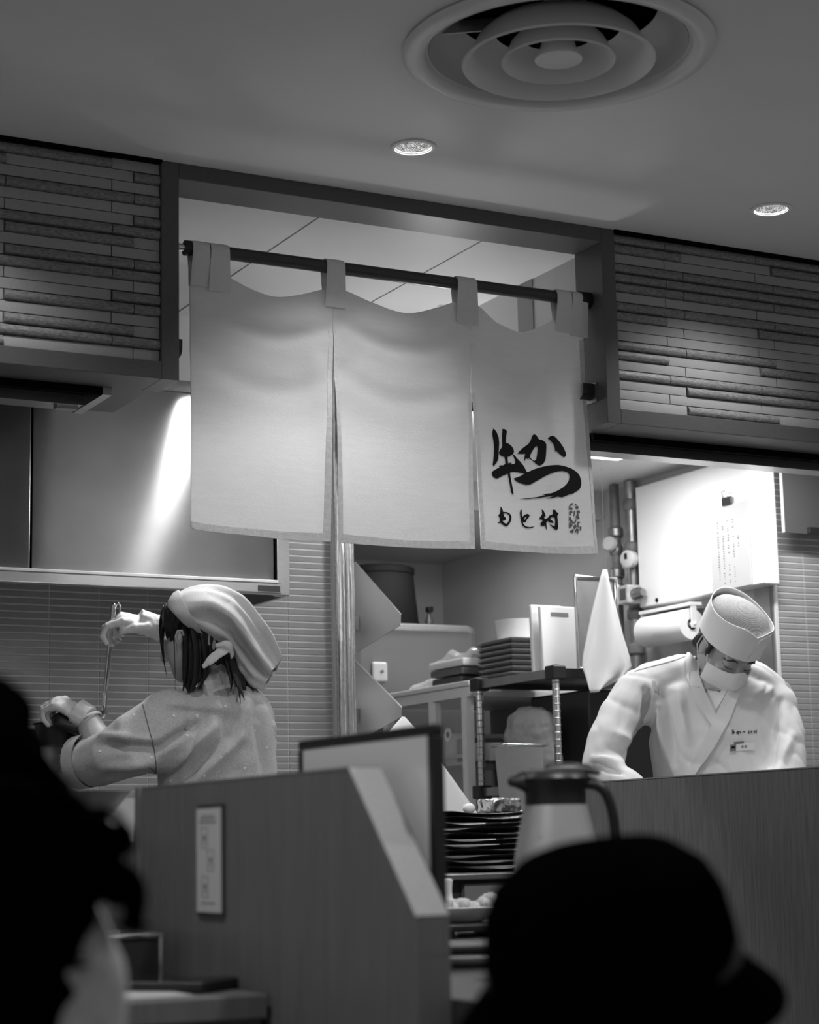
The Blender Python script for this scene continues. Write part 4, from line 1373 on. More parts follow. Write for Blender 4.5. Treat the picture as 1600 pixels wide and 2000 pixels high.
b = B()
for k, (x, y) in enumerate(((1058, 1629), (1078, 1630), (1090, 1630), (1103, 1629), (1115, 1628))):
    q = dp(x, y, FV - 75 * sc_)
    b.box(q - Vector((.003, .001, .0035)), q + Vector((.003, .001, .0035)))
b.build('print_marks', M('pale_dial', .6, .4), cf)

# black ceramic plates
pcx = at(932, 1640, y=3.72)
plate_m = M('black_glazed_plate', .012, .28, bump=.6, bump_s=30, coat=.4)
NP = 11
ztp = at(932, 1576, y=3.72).z
dz_ = (ztp - .012 - ZPS) / NP
for k in range(NP):
    b = B()
    n = 40
    ph = random.uniform(0, 6)
    ox, oy = random.uniform(-.006, .006), random.uniform(-.006, .006)
    def rim(r, z, wob):
        out = []
        for j in range(n):
            a_ = 2 * pi * j / n
            rr = r * (1 + .02 * sin(3 * a_ + ph) + .012 * sin(7 * a_ + ph * 2))
            sx_ = abs(cos(a_)) ** .7 * (1 if cos(a_) > 0 else -1)
            sy_ = abs(sin(a_)) ** .7 * (1 if sin(a_) > 0 else -1)
            out.append(Vector((pcx.x + ox + sx_ * rr * 1.12, 3.72 + oy + sy_ * rr * .9, z + wob * (.0026 * sin(2 * a_ + ph) + .0016 * sin(5 * a_ + ph)))))
        return out
    z = ZPS + .0008 + k * dz_
    b.loft([rim(.07, z, 0), rim(.106, z + dz_ * .62, .8), rim(.110, z + dz_ * .8, 1), rim(.1085, z + dz_ * .9, 1), rim(.10, z + dz_ * .7, .7), rim(.07, z + dz_ * .35, 0)])
    o = b.build('ceramic_plate', plate_m, smooth=50)
    tag(o, 'wavy black ceramic plate in the tall stack, %s from the top' % ['eleventh', 'tenth', 'ninth', 'eighth', 'seventh', 'sixth', 'fifth', 'fourth', 'third', 'second', 'first'][k], 'plate', 'black plates stacked on the pass counter')
zpt = ZPS + NP * dz_ + .002
b = B().ball((pcx.x - .03, 3.7, zpt + .006), (.014, .014, .011), 14, 8)
tag(displace(b, lambda v, n: .003 * noise.noise(v * 200)).build('rice_ball', paper, smooth=180), 'small white garnish ball on the topmost black plate', 'garnish')
b = B().box((pcx.x + .02, 3.68, zpt - .003), (pcx.x + .09, 3.75, zpt + .026))
b = displace(fuse(b, .003, 2), lambda v, n: .004 * noise.noise(v * 60))
tag(b.build('foil_cup', MATS['crumpled_foil'], smooth=60), 'crumpled foil cup on the topmost black plate', 'foil cup')

# draped white cloth behind the framed pane
YC = 3.96
b = B()
ap = at(788, 1400, y=YC)
rings = []
for i in range(12):
    u = i / 11
    zz = ap.z + (ZPS + .001 - ap.z) * u
    r = .004 + .27 * u ** .9
    rings.append([Vector((ap.x + cos(2 * pi * k / 48) * r * (1 + .07 * u * sin(7 * 2 * pi * k / 48 + 1) + .04 * u * sin(4 * 2 * pi * k / 48)), YC + sin(2 * pi * k / 48) * r * .5 * (1 + .08 * u * sin(6 * 2 * pi * k / 48)), zz)) for k in range(48)])
b.loft(rings)
o = b.build('draped_cloth', M('towel_cotton', .8, .9), smooth=180)
tag(o, 'white cloth draped to a point on the pass counter', 'cloth')

# bowl of fried food, stacked dishes and napkin stand on the service counter
fp = at(905, 1792, z=ZK + .045)
fp = at(902, 1790, y=3.1)
zf = fp.z
t = thing('tray_stand', (fp.x, 3.1, ZK), 'small black stand under the food dish', 'stand')
bx('top', (fp.x - .09, 3.0, zf - .022), (fp.x + .1, 3.2, zf - .01), black_pl, t, bevel=.003)
bx('leg', (fp.x - .08, 3.02, ZK + .0005), (fp.x - .06, 3.18, zf - .0225), black_pl, t)
bx('leg', (fp.x + .07, 3.02, ZK + .0005), (fp.x + .09, 3.18, zf - .0225), black_pl, t)
t = thing('food_dish', (fp.x, 3.1, zf - .01), 'white dish of fried food behind the framed pane', 'dish')
B().lathe([(.0001, 0), (.035, 0), (.06, .018), (.066, .026), (.063, .027), (.056, .02), (.0001, .008)], (fp.x, 3.1, zf - .0095), 32).build('dish', white_pl, t, smooth=40)
for k in range(7):
    a_ = k * .9
    b = B().ball((fp.x - .045 + k * .015, 3.09 + .02 * sin(a_), zf + .016 + .006 * (k % 2) + (.014 if k == 6 else 0)), (.014, .022, .011), 12, 8)
    displace(b, lambda v, n: .004 * noise.noise(v * 130)).build('fried_piece', M('pale_batter', .5, .7, noise_s=90, noise_a=.3), t, smooth=180)
np_ = at(860, 1755, y=3.27)
t = thing('paper_napkins', (np_.x, 3.27, ZK), 'crumpled white napkins standing in a slim holder', 'napkins')
b = B().box((np_.x - .012, 3.24, ZK + .03), (np_.x + .012, 3.29, np_.z + .035))
b = displace(fuse(b, .004, 2), lambda v, n: .007 * noise.noise(v * 55))
b.build('paper', paper, t, smooth=180)
bx('holder', (np_.x - .02, 3.23, ZK + .001), (np_.x + .014, 3.3, ZK + .06), white_pl, t, bevel=.003)
for k, (py, g_, lab) in enumerate(((1838, M('pale_dial', .6, .4), 'pale shallow dish at the edge of the service counter'), (1812, M('tray_dark', .05, .35), 'dark shallow dish on the pale one'))):
    q = at(905, 1838, y=2.35)
    B_ = B().lathe([(.0001, 0), (.045, 0), (.068, .010), (.071, .013), (.068, .014), (.0001, .005)], (q.x, 2.35, ZK + .001 + k * .0145), 32)
    tag(B_.build('shallow_dish', g_, smooth=40), lab, 'dish', 'shallow dishes on the service counter')

# ================================================================== PEOPLE
def basis(px, py):
    d = ray(px, py).normalized()
    return d


def ring_px(cx, cy, vz, rx, rz, n=24, axis=None, amp=None):
    """horizontal-ish ring around an upright body: rx across the view, rz along it"""
    c = dp(cx, cy, vz)
    r = Vector((.881, -.473, 0))
    a = Vector((.473, .881, 0))
    return [c + r * cos(2 * pi * k / n) * rx + a * sin(2 * pi * k / n) * rz for k in range(n)]


def hand(b, wrist, palm_dir, back_dir, size=1.0, curl=(.5, .5, .5, .5), spread=.1, thumb_side=1, thumb=(.4, .6), first=None):
    """hand as palm + five jointed fingers (adds capsules to b).
    palm_dir: wrist->knuckles, back_dir: normal of the back of the hand, thumb_side +1/-1 along palm x back"""
    f = palm_dir.normalized()
    n = (back_dir - f * back_dir.dot(f)).normalized()
    s = f.cross(n) * thumb_side
    L = .085 * size
    kn = [wrist + f * L * k + s * o * size for k, o in ((1.0, .030), (1.04, .010), (1.0, -.010), (.92, -.028))]
    b.tube([wrist, wrist + f * L * .5, wrist + f * L * .95], [.026 * size, .036 * size, .034 * size], 14, flat=.42, fdir=s)
    for k in kn:
        b.tube([wrist + f * L * .3 + (k - wrist) * .2, k], [.013 * size, .0105 * size], 8)
    ls = [(.040, .026, .020), (.045, .030, .021), (.041, .028, .021), (.032, .020, .018)]
    for i, k in enumerate(kn):
        a = 0
        p = k.copy()
        pts = [p]
        sp = spread * (1.5 - i) * .5
        for j, l in enumerate(ls[i]):
            cu = curl[i] if not hasattr(curl[i], '__len__') else curl[i][j]
            a += cu
            dirv = (f * cos(a) - n * sin(a)) + s * sp
            p = p + dirv.normalized() * l * size
            pts.append(p)
        b.tube(pts, [.0098 * size, .0092 * size, .0085 * size, .0072 * size], 10)
    # thumb leaves the side of the palm near its base
    p = wrist + f * L * .28 + s * .024 * size
    pts = [wrist + f * L * .15 + s * .012 * size, p]
    a0, a1 = thumb
    d = (f * cos(a0) + s * sin(a0) - n * .25).normalized()
    pts.append(p + d * .034 * size)
    d2 = (f * cos(a1) + s * sin(a1) - n * .5).normalized()
    pts.append(pts[-1] + d2 * .030 * size)
    b.tube(pts, [.013 * size, .0135 * size, .0115 * size, .0085 * size], 10)


# ------------------------------------------------------------------ woman at the stove
WV = 4.60
Wp = lambda px, py, c=0: dp(px, py, WV + c)
w_floor = .2
# pelvis and legs under the counter line
hipc = Wp(440, 1640, .02)
base = Vector((hipc.x, hipc.y, w_floor))
b = B()
# skull, jaw, neck
R3 = Vector((.881, -.473, 0)); A3 = Vector((.473, .881, 0)); U3 = Vector((0, 0, 1))
rot_h = Matrix((R3, A3, U3)).transposed()
b.ball(Wp(398, 1228, .03), (.088, .095, .098), 20, 14, rot_h)
b.ball(Wp(366, 1266, .02), (.050, .068, .072), 18, 12, rot_h)
b.ball(Wp(357, 1300, .04), (.028, .056, .042), 16, 10, rot_h)
b.ball(Wp(331, 1262, .085), (.018, .03, .03), 12, 8, rot_h)
b.ball(Wp(322, 1283, .11), (.012, .014, .016), 12, 8, rot_h)           # nose, on the far side
b.tube([Wp(400, 1270, .03), Wp(425, 1320, .02), Wp(437, 1380, .02)], [.052, .05, .06], 16)
# trunk
b.loft([ring_px(437, 1370, WV + .02, .10, .08), ring_px(430, 1420, WV + .02, .135, .1), ring_px(430, 1520, WV + .02, .13, .1), ring_px(438, 1640, WV + .02, .12, .1), ring_px(440, 1760, WV + .02, .14, .11)])
for s_ in (-1, 1):
    kx = 440 + s_ * 60
    h_ = Wp(kx, 1740, .02)
    b.tube([h_, Vector((h_.x, h_.y - .01, .68)), Vector((h_.x, h_.y + .01, .27))], [.085, .06, .045], 14)
    b.tube([Vector((h_.x, h_.y + .02, .235)), Vector((h_.x - .04, h_.y + .14, .225))], [.038, .03], 12)
# near (left) arm
b.tube([Wp(318, 1410, -.06), Wp(262, 1465, -.1), Wp(212, 1498, -.06)], [.05, .043, .038], 14)
b.tube([Wp(212, 1498, -.06), Wp(187, 1440, -.01), Wp(170, 1402, .02)], [.038, .036, .027], 14)
# far (right) arm
b.tube([Wp(485, 1400, .08), Wp(455, 1340, .15), Wp(415, 1268, .19)], [.05, .042, .036], 14)
b.tube([Wp(420, 1265, .19), Wp(360, 1245, .17), Wp(312, 1226, .145)], [.036, .033, .027], 14)
# hands
lw = Wp(172, 1402, .015)
lk = Wp(134, 1382, .03)
hand(b, lw, lk - lw, Vector((.1, -.5, .85)), .92, ((.7, 1.1, .8), (.75, 1.2, .8), (.8, 1.2, .8), (.8, 1.2, .8)), .12, 1, (.75, .35))
rw = Wp(306, 1224, .14)
rk_ = Wp(250, 1210, .125)
hand(b, rw, rk_ - rw, Vector((-.05, -.35, .9)), .92, ((.55, .9, .9), (.75, 1.1, .9), (.85, 1.1, .9), (.9, 1.1, .9)), .05, -1, (.35, .1))
body = fuse(b, .0048, 3)
person = body.build('person', skin, smooth=180, org=base)
tag(person, 'woman in grey robe and pale headscarf ladling at the stove, back turned', 'person')

# ear
b = B().ball(Wp(352, 1246, -.062), (.008, .012, .018), 14, 10, rot_h)
b.tube([Wp(353, 1264, -.066), Wp(346, 1256, -.075), Wp(343, 1244, -.082), Wp(347, 1232, -.085), Wp(355, 1231, -.082), Wp(359, 1241, -.074)], .0034, 8)
fuse(b, .0025, 2).build('ear', skin, person, smooth=180)

# gloves: the same hands, a little fuller, ending at a rolled cuff
b = B()
hand(b, lw, lk - lw, Vector((.1, -.5, .85)), 1.0, ((.7, 1.1, .8), (.75, 1.2, .8), (.8, 1.2, .8), (.8, 1.2, .8)), .12, 1, (.75, .35))
b.tube([Wp(174, 1404, .015), Wp(150, 1390, .025)], [.031, .034], 16, caps=False)
g1 = fuse(b, .0028, 3)
displace(g1, lambda v, n: .0012 * noise.noise(v * 90))
gl_ = g1.build('glove', glove_m, person, smooth=180)
cdir = (lw - lk).normalized()
B().lathe([(.031, -.003), (.0325, 0), (.031, .003), (.0295, 0), (.031, -.003)], Wp(174, 1405, .014), 28, axis=Wp(186, 1436, 0) - Wp(168, 1398, .02)).build('cuff_roll', glove_m, gl_, smooth=60)
b = B()
hand(b, rw, rk_ - rw, Vector((-.05, -.35, .9)), 1.0, ((.55, .9, .9), (.75, 1.1, .9), (.85, 1.1, .9), (.9, 1.1, .9)), .05, -1, (.35, .1))
b.tube([Wp(318, 1229, .145), Wp(300, 1222, .14), Wp(270, 1213, .13)], [.034, .029, .031], 16, caps=False)
g2 = fuse(b, .0028, 3)
displace(g2, lambda v, n: .0018 * noise.noise(v * 80))
g2.build('glove', glove_m, person, smooth=180)

# robe
b = B()
b.loft([ring_px(424, 1338, WV + .03, .045, .06), ring_px(428, 1352, WV + .03, .095, .085), ring_px(426, 1368, WV + .03, .125, .105), ring_px(424, 1390, WV + .025, .137, .118), ring_px(424, 1440, WV + .02, .139, .122),
        ring_px(424, 1500, WV + .02, .14, .125), ring_px(426, 1580, WV + .02, .142, .127), ring_px(430, 1680, WV + .02, .15, .135), ring_px(432, 1850, WV + .02, .19, .16), ring_px(434, 1990, WV + .02, .2, .17)])
b.ball(Wp(340, 1388, -.02), (.075, .085, .05), 18, 12, rot_h)
b.ball(Wp(475, 1372, .05), (.055, .08, .045), 18, 12, rot_h)
# near sleeve, wide and falling
def sleeve_ring(c, d, ru, rv):
    d = d.normalized()
    v = (U3 - d * d.z).normalized()
    u = v.cross(d)
    return [c + u * cos(2 * pi * k / 24) * ru + v * sin(2 * pi * k / 24) * rv for k in range(24)]
sp_ = [(345, 1425, -.03, .085, .085), (300, 1440, -.06, .08, .082), (255, 1458, -.085, .072, .075), (215, 1476, -.07, .062, .066), (185, 1487, -.04, .056, .060), (162, 1488, -.02, .052, .058)]
P = [Wp(*q[:3]) for q in sp_]
b.loft([sleeve_ring(P[i], P[min(i + 1, 5)] - P[max(i - 1, 0)], sp_[i][3], sp_[i][4]) for i in range(6)])
# far sleeve
sp2 = [(472, 1405, .06, .06, .06), (445, 1355, .13, .05, .05), (415, 1300, .18, .045, .045), (385, 1262, .19, .042, .044)]
P2 = [Wp(*q[:3]) for q in sp2]
b.loft([sleeve_ring(P2[i], P2[min(i + 1, 3)] - P2[max(i - 1, 0)], sp2[i][3], sp2[i][4]) for i in range(4)])
robe = fuse(b, .0062, 6)


def robe_fold(v, n):
    px, py, vz = px_of(v)
    d = 0
    # long diagonal folds from the shoulder to the elbow and across the back
    def crease(x0, y0, x1, y1, wd, amp):
        t = max(0, min(1, ((px - x0) * (x1 - x0) + (py - y0) * (y1 - y0)) / ((x1 - x0) ** 2 + (y1 - y0) ** 2)))
        dx, dy = px - x0 - t * (x1 - x0), py - y0 - t * (y1 - y0)
        return amp * exp(-(dx * dx + dy * dy) / wd ** 2) * (.35 + .65 * sin(pi * min(1, t * .9 + .1)))
    d += crease(420, 1420, 318, 1515, 9, 0.017) + crease(395, 1405, 300, 1470, 10, -0.017)
    d += crease(470, 1440, 380, 1530, 10, 0.0136) + crease(440, 1440, 352, 1530, 11, -0.0153)
    d += crease(330, 1385, 430, 1395, 9, -0.0102) + crease(300, 1460, 190, 1455, 9, -0.017) + crease(290, 1445, 200, 1437, 8, 0.0136)
    d += crease(295, 1490, 205, 1500, 10, 0.0136) + crease(290, 1510, 200, 1520, 8, -0.0136)
    d += crease(478, 1350, 470, 1440, 14, 0.0119) + crease(500, 1380, 520, 1530, 9, -0.0136) + crease(455, 1390, 430, 1440, 16, -0.0102)
    d += .006 * noise.noise(v * 9) + .003 * noise.noise(v * 24)
    return d


displace(robe, robe_fold)
ro = robe.build('robe', robe_m, person, smooth=180)
rt = bvh(robe)
# turned cuff at the opening of the near sleeve
cdv = (P[5] - P[3]).normalized()
rr4 = [sleeve_ring(P[5] + cdv * o_, cdv, .054 + e_, .060 + e_) for o_, e_ in ((-.022, .004), (.016, .003), (.018, -.002), (-.01, -.004))]
bcf = B().loft(rr4, cap=False)
bcf.f += [(3 * 24 + j, 3 * 24 + (j + 1) % 24, (j + 1) % 24, j) for j in range(24)]
bcf.build('cuff', robe_m, ro, smooth=60)
# seam of the near sleeve, collar, scattered pale petals
ribbon(rt, [(279, 1376), (290, 1420), (302, 1470), (306, 1530)], 24, 1.6, .0006, .0008).build('sleeve_seam', M('seam_dark', .12, .9), ro, smooth=60)
b = B()
cp_ = [(398, 1342, -.06), (410, 1326, -.045), (428, 1316, -.02), (446, 1322, .02), (452, 1338, .06)]
rings = []
for i, (x, y, c) in enumerate(spline(cp_, 14)):
    q = Wp(x, y, c)
    rings.append([q + Vector((0, 0, .012)), q + Vector((.004, -.006, .0)), q + Vector((.008, -.01, -.03)), q + Vector((.002, .008, -.03)), q + Vector((0, .008, .008))])
b.loft(rings)
b.build('collar', robe_m, ro, smooth=60)
petal = M('petal_print', .75, .8)
for (x, y) in ((340, 1398), (432, 1478), (366, 1437), (440, 1380), (478, 1500), (520, 1460), (334, 1525), (195, 1468), (296, 1480), (262, 1396), (400, 1515), (385, 1398), (500, 1428)):
    b = B()
    a0 = random.uniform(0, 6)
    tri = [cast(rt, x + 4.2 * cos(a0 + 2.09 * k) * (1 if k else .7), y + 4.2 * sin(a0 + 2.09 * k) * (1 if k else .7), .0012) for k in range(3)]
    b.prism(tri, (0, 0, .0004))
    b.build('petal', petal, ro)

# hair
b = B()
b.ball(Wp(398, 1230, .03), (.092, .097, .084), 20, 14, rot_h)
b.ball(Wp(352, 1206, -.005), (.046, .07, .044), 18, 12, rot_h)
b.ball(Wp(420, 1268, .02), (.058, .07, .05), 18, 12, rot_h)
b.loft([ring_px(384, 1236, WV - .04, .03, .03), ring_px(384, 1265, WV - .05, .031, .025), ring_px(380, 1300, WV - .05, .027, .02), ring_px(374, 1330, WV - .05, .02, .014), ring_px(370, 1350, WV - .05, .010, .007)])
hr = fuse(b, .0042, 3)
# keep the face and ear clear
hv = []
for v in hr.v:
    hv.append(v)
hr.v = hv
displace(hr, lambda v, n: .0022 * sin(px_of(v)[0] * .55 + 2 * noise.noise(v * 14)))
hair = hr.build('hair', hair_m, person, smooth=180)


def lock(path, rad, parent=None, n=24, flat=.45):
    P = spline(path, n)
    R = [r[0] for r in spline([(q,) for q in rad], n)]
    return B().tube([Wp(*q) for q in P], [max(r, .0003) for r in R], 8, flat=flat).build('hair_lock', hair_m, parent, smooth=60)


lock([(322, 1190, .02), (315, 1215, .0), (315, 1250, .0), (320, 1290, .0), (326, 1322, .0)], [.012, .009, .006, .003, .0006], hair)
lock([(330, 1200, -.03), (318, 1230, -.02), (318, 1262, -.02), (322, 1285, -.02)], [.016, .010, .004, .0006], hair)
lock([(338, 1235, -.05), (341, 1270, -.055), (342, 1310, -.055), (342, 1347, -.055)], [.004, .0016, .0012, .0006], hair)
lock([(362, 1225, -.06), (366, 1262, -.065), (364, 1310, -.065), (358, 1348, -.06)], [.016, .014, .011, .003], hair)
lock([(378, 1228, -.065), (384, 1270, -.07), (382, 1320, -.068), (372, 1350, -.06)], [.018, .017, .014, .004], hair)
lock([(396, 1240, -.06), (402, 1280, -.06), (400, 1325, -.05), (388, 1346, -.05)], [.016, .015, .011, .003], hair)
lock([(440, 1280, -.05), (448, 1310, -.07), (452, 1335, -.085), (450, 1352, -.09)], [.016, .012, .006, .001], hair)
lock([(452, 1290, -.05), (462, 1320, -.07), (470, 1345, -.085), (478, 1368, -.09)], [.018, .014, .009, .001], hair)
lock([(446, 1285, -.05), (456, 1315, -.075), (466, 1345, -.09), (470, 1375, -.095)], [.012, .009, .006, .001], hair)

lock([(448, 1275, .0), (458, 1298, -.01), (466, 1318, -.02), (478, 1345, -.05)], [.03, .026, .02, .006], hair, flat=.6)
lock([(462, 1285, .03), (474, 1310, .02), (486, 1335, .0), (494, 1352, -.02)], [.026, .022, .016, .004], hair, flat=.6)
# headscarf: cap opening at the front edge, drawn out into a hanging point
def sring(cx, cy, tx, ty, bx_, by_, vz, rz, k, folds):
    """ring whose visible ends are the pixels (tx,ty) and (bx_,by_)"""
    t_, b_2 = dp(tx, ty, vz), dp(bx_, by_, vz)
    c = (t_ + b_2) / 2
    u = (t_ - b_2) / 2
    n = 64
    out = []
    for j in range(n):
        a = 2 * pi * j / n
        f = 1 + folds * (.16 * sin(5 * a + 1.0 + k * .3) + .10 * sin(9 * a + .6 + k * .55) + .06 * noise.noise(Vector((a * 2, k, 0))))
        out.append(c + u * cos(a) * (1 + (f - 1) * .4) + A3 * sin(a) * rz * f)
    return out


key = [(336, 1176, 392, 1238, .0, .088, .0), (349, 1160, 412, 1255, .01, .098, .25), (378, 1149, 432, 1268, .015, .106, .5), (412, 1146, 448, 1275, .02, .108, .8),
       (448, 1155, 462, 1290, .02, .1, 1.1), (480, 1180, 470, 1310, .015, .085, 1.7), (507, 1216, 482, 1326, .01, .066, 2.2), (529, 1252, 496, 1338, .005, .05, 2.4), (549, 1289, 514, 1345, 0, .03, 2.2)]
kk = spline([tuple(map(float, q)) for q in key], 34)
rings = [sring(0, 0, q[0], q[1], q[2], q[3], WV + q[4], q[5], i * .12, q[6]) for i, q in enumerate(kk)]
inner = [[p + ((sum(r, Vector()) / len(r)) - p).normalized() * .003 for p in r] for r in rings]
b = B()
b.loft(rings + inner[::-1], cap=False)
n = 64
last = len(rings) * 2 - 1
b.f += [(last * n + j, last * n + (j + 1) % n, (j + 1) % n, j) for j in range(n)]
displace(b, lambda v, n: .0022 * noise.noise(v * 34) + .004 * noise.noise(v * 13))
scarf = b.build('headscarf', scarf_m, person, smooth=180)
st = bvh(b)
# folded front band
rings = [sring(0, 0, q[0], q[1], q[2], q[3], WV + q[4] - .004, q[5] + .004, 0, 0) for q in ((329, 1187, 374, 1234, .0, .09), (330, 1174, 385, 1243, 0, .098), (340, 1159, 399, 1253, .005, .105), (350, 1153, 412, 1261, .01, .110))]
inn = [[p + ((sum(r, Vector()) / len(r)) - p).normalized() * .006 for p in r] for r in rings]
b = B()
b.loft(rings + inn[::-1], cap=False)
last = 7
b.f += [(last * n + j, last * n + (j + 1) % n, (j + 1) % n, j) for j in range(n)]
b.build('front_band', scarf_m, scarf, smooth=60)
# the knot and its tail
b = B()
b.ball(Wp(442, 1262, -.085), (.016, .014, .014), 14, 10, rot_h)
b.tube([Wp(446, 1266, -.085), Wp(428, 1276, -.095), Wp(410, 1290, -.1), Wp(397, 1302, -.098)], [.012, .014, .013, .007], 12, flat=.35)
b.tube([Wp(425, 1260, -.085), Wp(440, 1256, -.09), Wp(452, 1266, -.085), Wp(453, 1282, -.075)], [.010, .012, .012, .010], 12, flat=.4)
kb_ = fuse(b, .003, 2)
displace(kb_, lambda v, n: .0015 * noise.noise(v * 70)).build('knot', scarf_m, scarf, smooth=180)

# ladle
lt = [Wp(x, y, c) for x, y, c in ((222, 1182, .12), (219, 1215, .12), (213, 1280, .12), (207, 1340, .12), (203, 1384, .12))]
t = thing('ladle', tuple(Wp(203, 1405, .12)), 'long steel ladle held upright by the woman', 'ladle')
B().tube(lt, .0062, 10, flat=.6, fdir=R3).build('shaft', chrome, t, smooth=60)
B().tube([Wp(222, 1196, .12), Wp(226, 1182, .12), Wp(231, 1178, .12), Wp(235, 1184, .12), Wp(234, 1196, .12)], .0028, 8).build('hook', chrome, t, smooth=60)
bw = Wp(190, 1385, .12)
B().lathe([(.028, 0), (.0275, -.008), (.022, -.02), (.012, -.027), (.0001, -.029), (.0001, -.027), (.011, -.025), (.02, -.018), (.0255, -.007), (.026, 0), (.028, 0)], bw, 28, axis=(.1, -.1, 1)).build('bowl', steel_dull, t, smooth=60)

# faint steam over the pot
sm = bpy.data.materials.new('steam')
sm.use_nodes = True
nt = sm.node_tree
nt.nodes.clear()
out = nt.nodes.new('ShaderNodeOutputMaterial')
vp = nt.nodes.new('ShaderNodeVolumePrincipled')
vp.inputs['Color'].default_value = (1, 1, 1, 1)
tcn = nt.nodes.new('ShaderNodeTexCoord')
nn = nt.nodes.new('ShaderNodeTexNoise')
nn.inputs['Scale'].default_value = 14
nt.links.new(tcn.outputs['Object'], nn.inputs['Vector'])
mrg = nt.nodes.new('ShaderNodeMapRange')
mrg.inputs['From Min'].default_value = .45
mrg.inputs['From Max'].default_value = .75
mrg.inputs['To Max'].default_value = 3.0
nt.links.new(nn.outputs['Fac'], mrg.inputs['Value'])
nt.links.new(mrg.outputs[0], vp.inputs['Density'])
nt.links.new(vp.outputs[0], out.inputs['Volume'])
pts = [Wp(205, 1400, .3), Wp(235, 1360, .3), Wp(270, 1320, .3), Wp(300, 1290, .3)]
tag(B().tube(pts, [.05, .07, .075, .05], 16).build('steam', sm, smooth=180), 'faint steam rising beside the ladle over the stove', 'steam', kind='stuff')

# ------------------------------------------------------------------ cook in white
MV = 5.42
Mp = lambda px, py, c=0: dp(px, py, MV + c)
VR = RM @ Vector((1, 0, 0)); VU = RM @ Vector((0, -1, 0)); VF = RM @ Vector((0, 0, 1))
vw = lambda a, b_, c: VR * a + VU * b_ + VF * c
hU = vw(.32, .82, -.47).normalized()
hF = vw(.30, -.52, -.80)
hF = (hF - hU * hF.dot(hU)).normalized()
hR = hF.cross(hU).normalized()
if hR.dot(VR) < 0:
    hR = -hR
hC = Mp(1424, 1262, .05)         # centre of the head
HM = Matrix((hR, hF, hU)).transposed()
H = lambda x, y, z: hC + hR * x + hF * y + hU * z    # x to image right, y forward, z up the head
hb = Mp(1400, 1720, .12)
mbase = Vector((hb.x, hb.y, .2))
b = B()
b.ball(H(0, -.01, .015), (.076, .096, .09), 24, 16, HM)           # cranium
b.ball(H(0, .022, -.04), (.062, .066, .078), 22, 14, HM)          # face
b.ball(H(0, .05, -.095), (.034, .034, .03), 16, 10, HM)           # chin
b.ball(H(0, .072, .008), (.052, .016, .014), 16, 10, HM)          # brow
for s_ in (-1, 1):
    b.ball(H(s_ * .036, .058, -.042), (.022, .018, .02), 14, 10, HM)   # cheek
    b.ball(H(s_ * .03, .070, -.012), (.015, .012, .010), 12, 8, HM)   # lid over the eye
    b.ball(H(s_ * .077, -.005, -.012), (.007, .017, .03), 12, 10, HM)   # ear
b.tube([H(0, .080, -.004), H(0, .088, -.022), H(0, .096, -.040)], [.008, .009, .011], 12)   # nose
b.tube([H(0, -.02, -.07), Mp(1405, 1325, .10), Mp(1395, 1370, .13)], [.054, .056, .065], 18)
b.loft([ring_px(1392, 1340, MV + .13, .09, .07), ring_px(1392, 1375, MV + .13, .16, .1), ring_px(1400, 1450, MV + .12, .165, .115), ring_px(1400, 1560, MV + .12, .155, .11), ring_px(1400, 1700, MV + .14, .15, .11), ring_px(1400, 1800, MV + .14, .15, .12)])
for s_ in (-1, 1):
    h_ = Mp(1400 + s_ * 60, 1780, .14)
    b.tube([h_, Vector((h_.x, h_.y - .01, .68)), Vector((h_.x, h_.y + .02, .28))], [.09, .065, .05], 14)
    b.tube([Vector((h_.x, h_.y + .03, .24)), Vector((h_.x - .03, h_.y - .12, .228))], [.042, .034], 12)
AL = [Mp(1262, 1352, .1), Mp(1208, 1420, .05), Mp(1172, 1488, -.02)]
AL2 = [AL[2], Mp(1215, 1530, -.1), Mp(1262, 1552, -.16)]
AR = [Mp(1515, 1362, .14), Mp(1530, 1440, .08), Mp(1532, 1520, 0)]
AR2 = [AR[2], Mp(1480, 1548, -.1), Mp(1430, 1562, -.17)]
for A_ in (AL, AR):
    b.tube(A_, [.055, .047, .042], 14)
for A_, sgn in ((AL2, 1), (AR2, -1)):
    b.tube(A_, [.042, .037, .029], 14)
    hand(b, A_[2], A_[2] - A_[1], Vector((0, 0, 1)), 1.0, ((.3, .5, .4),) * 4, .1, sgn, (.7, .5))
mbody = fuse(b, .0044, 2)
man = mbody.build('person', skin, smooth=180, org=mbase)
tag(man, 'cook in white jacket, paper hat and face mask looking down at his work', 'person')
mt_ = bvh(mbody)

# eyes, brows, hair
def facelet(pts, rad, mat, name, parent=man, off=.001):
    P = [H(*p) for p in pts]
    Q = []
    for p in P:
        h = mt_.ray_cast(p + hF * .08, -hF)
        Q.append((h[0] + hF * off) if h[0] else p)
    return B().tube(Q, rad, 8, flat=.6).build(name, mat, parent, smooth=60)


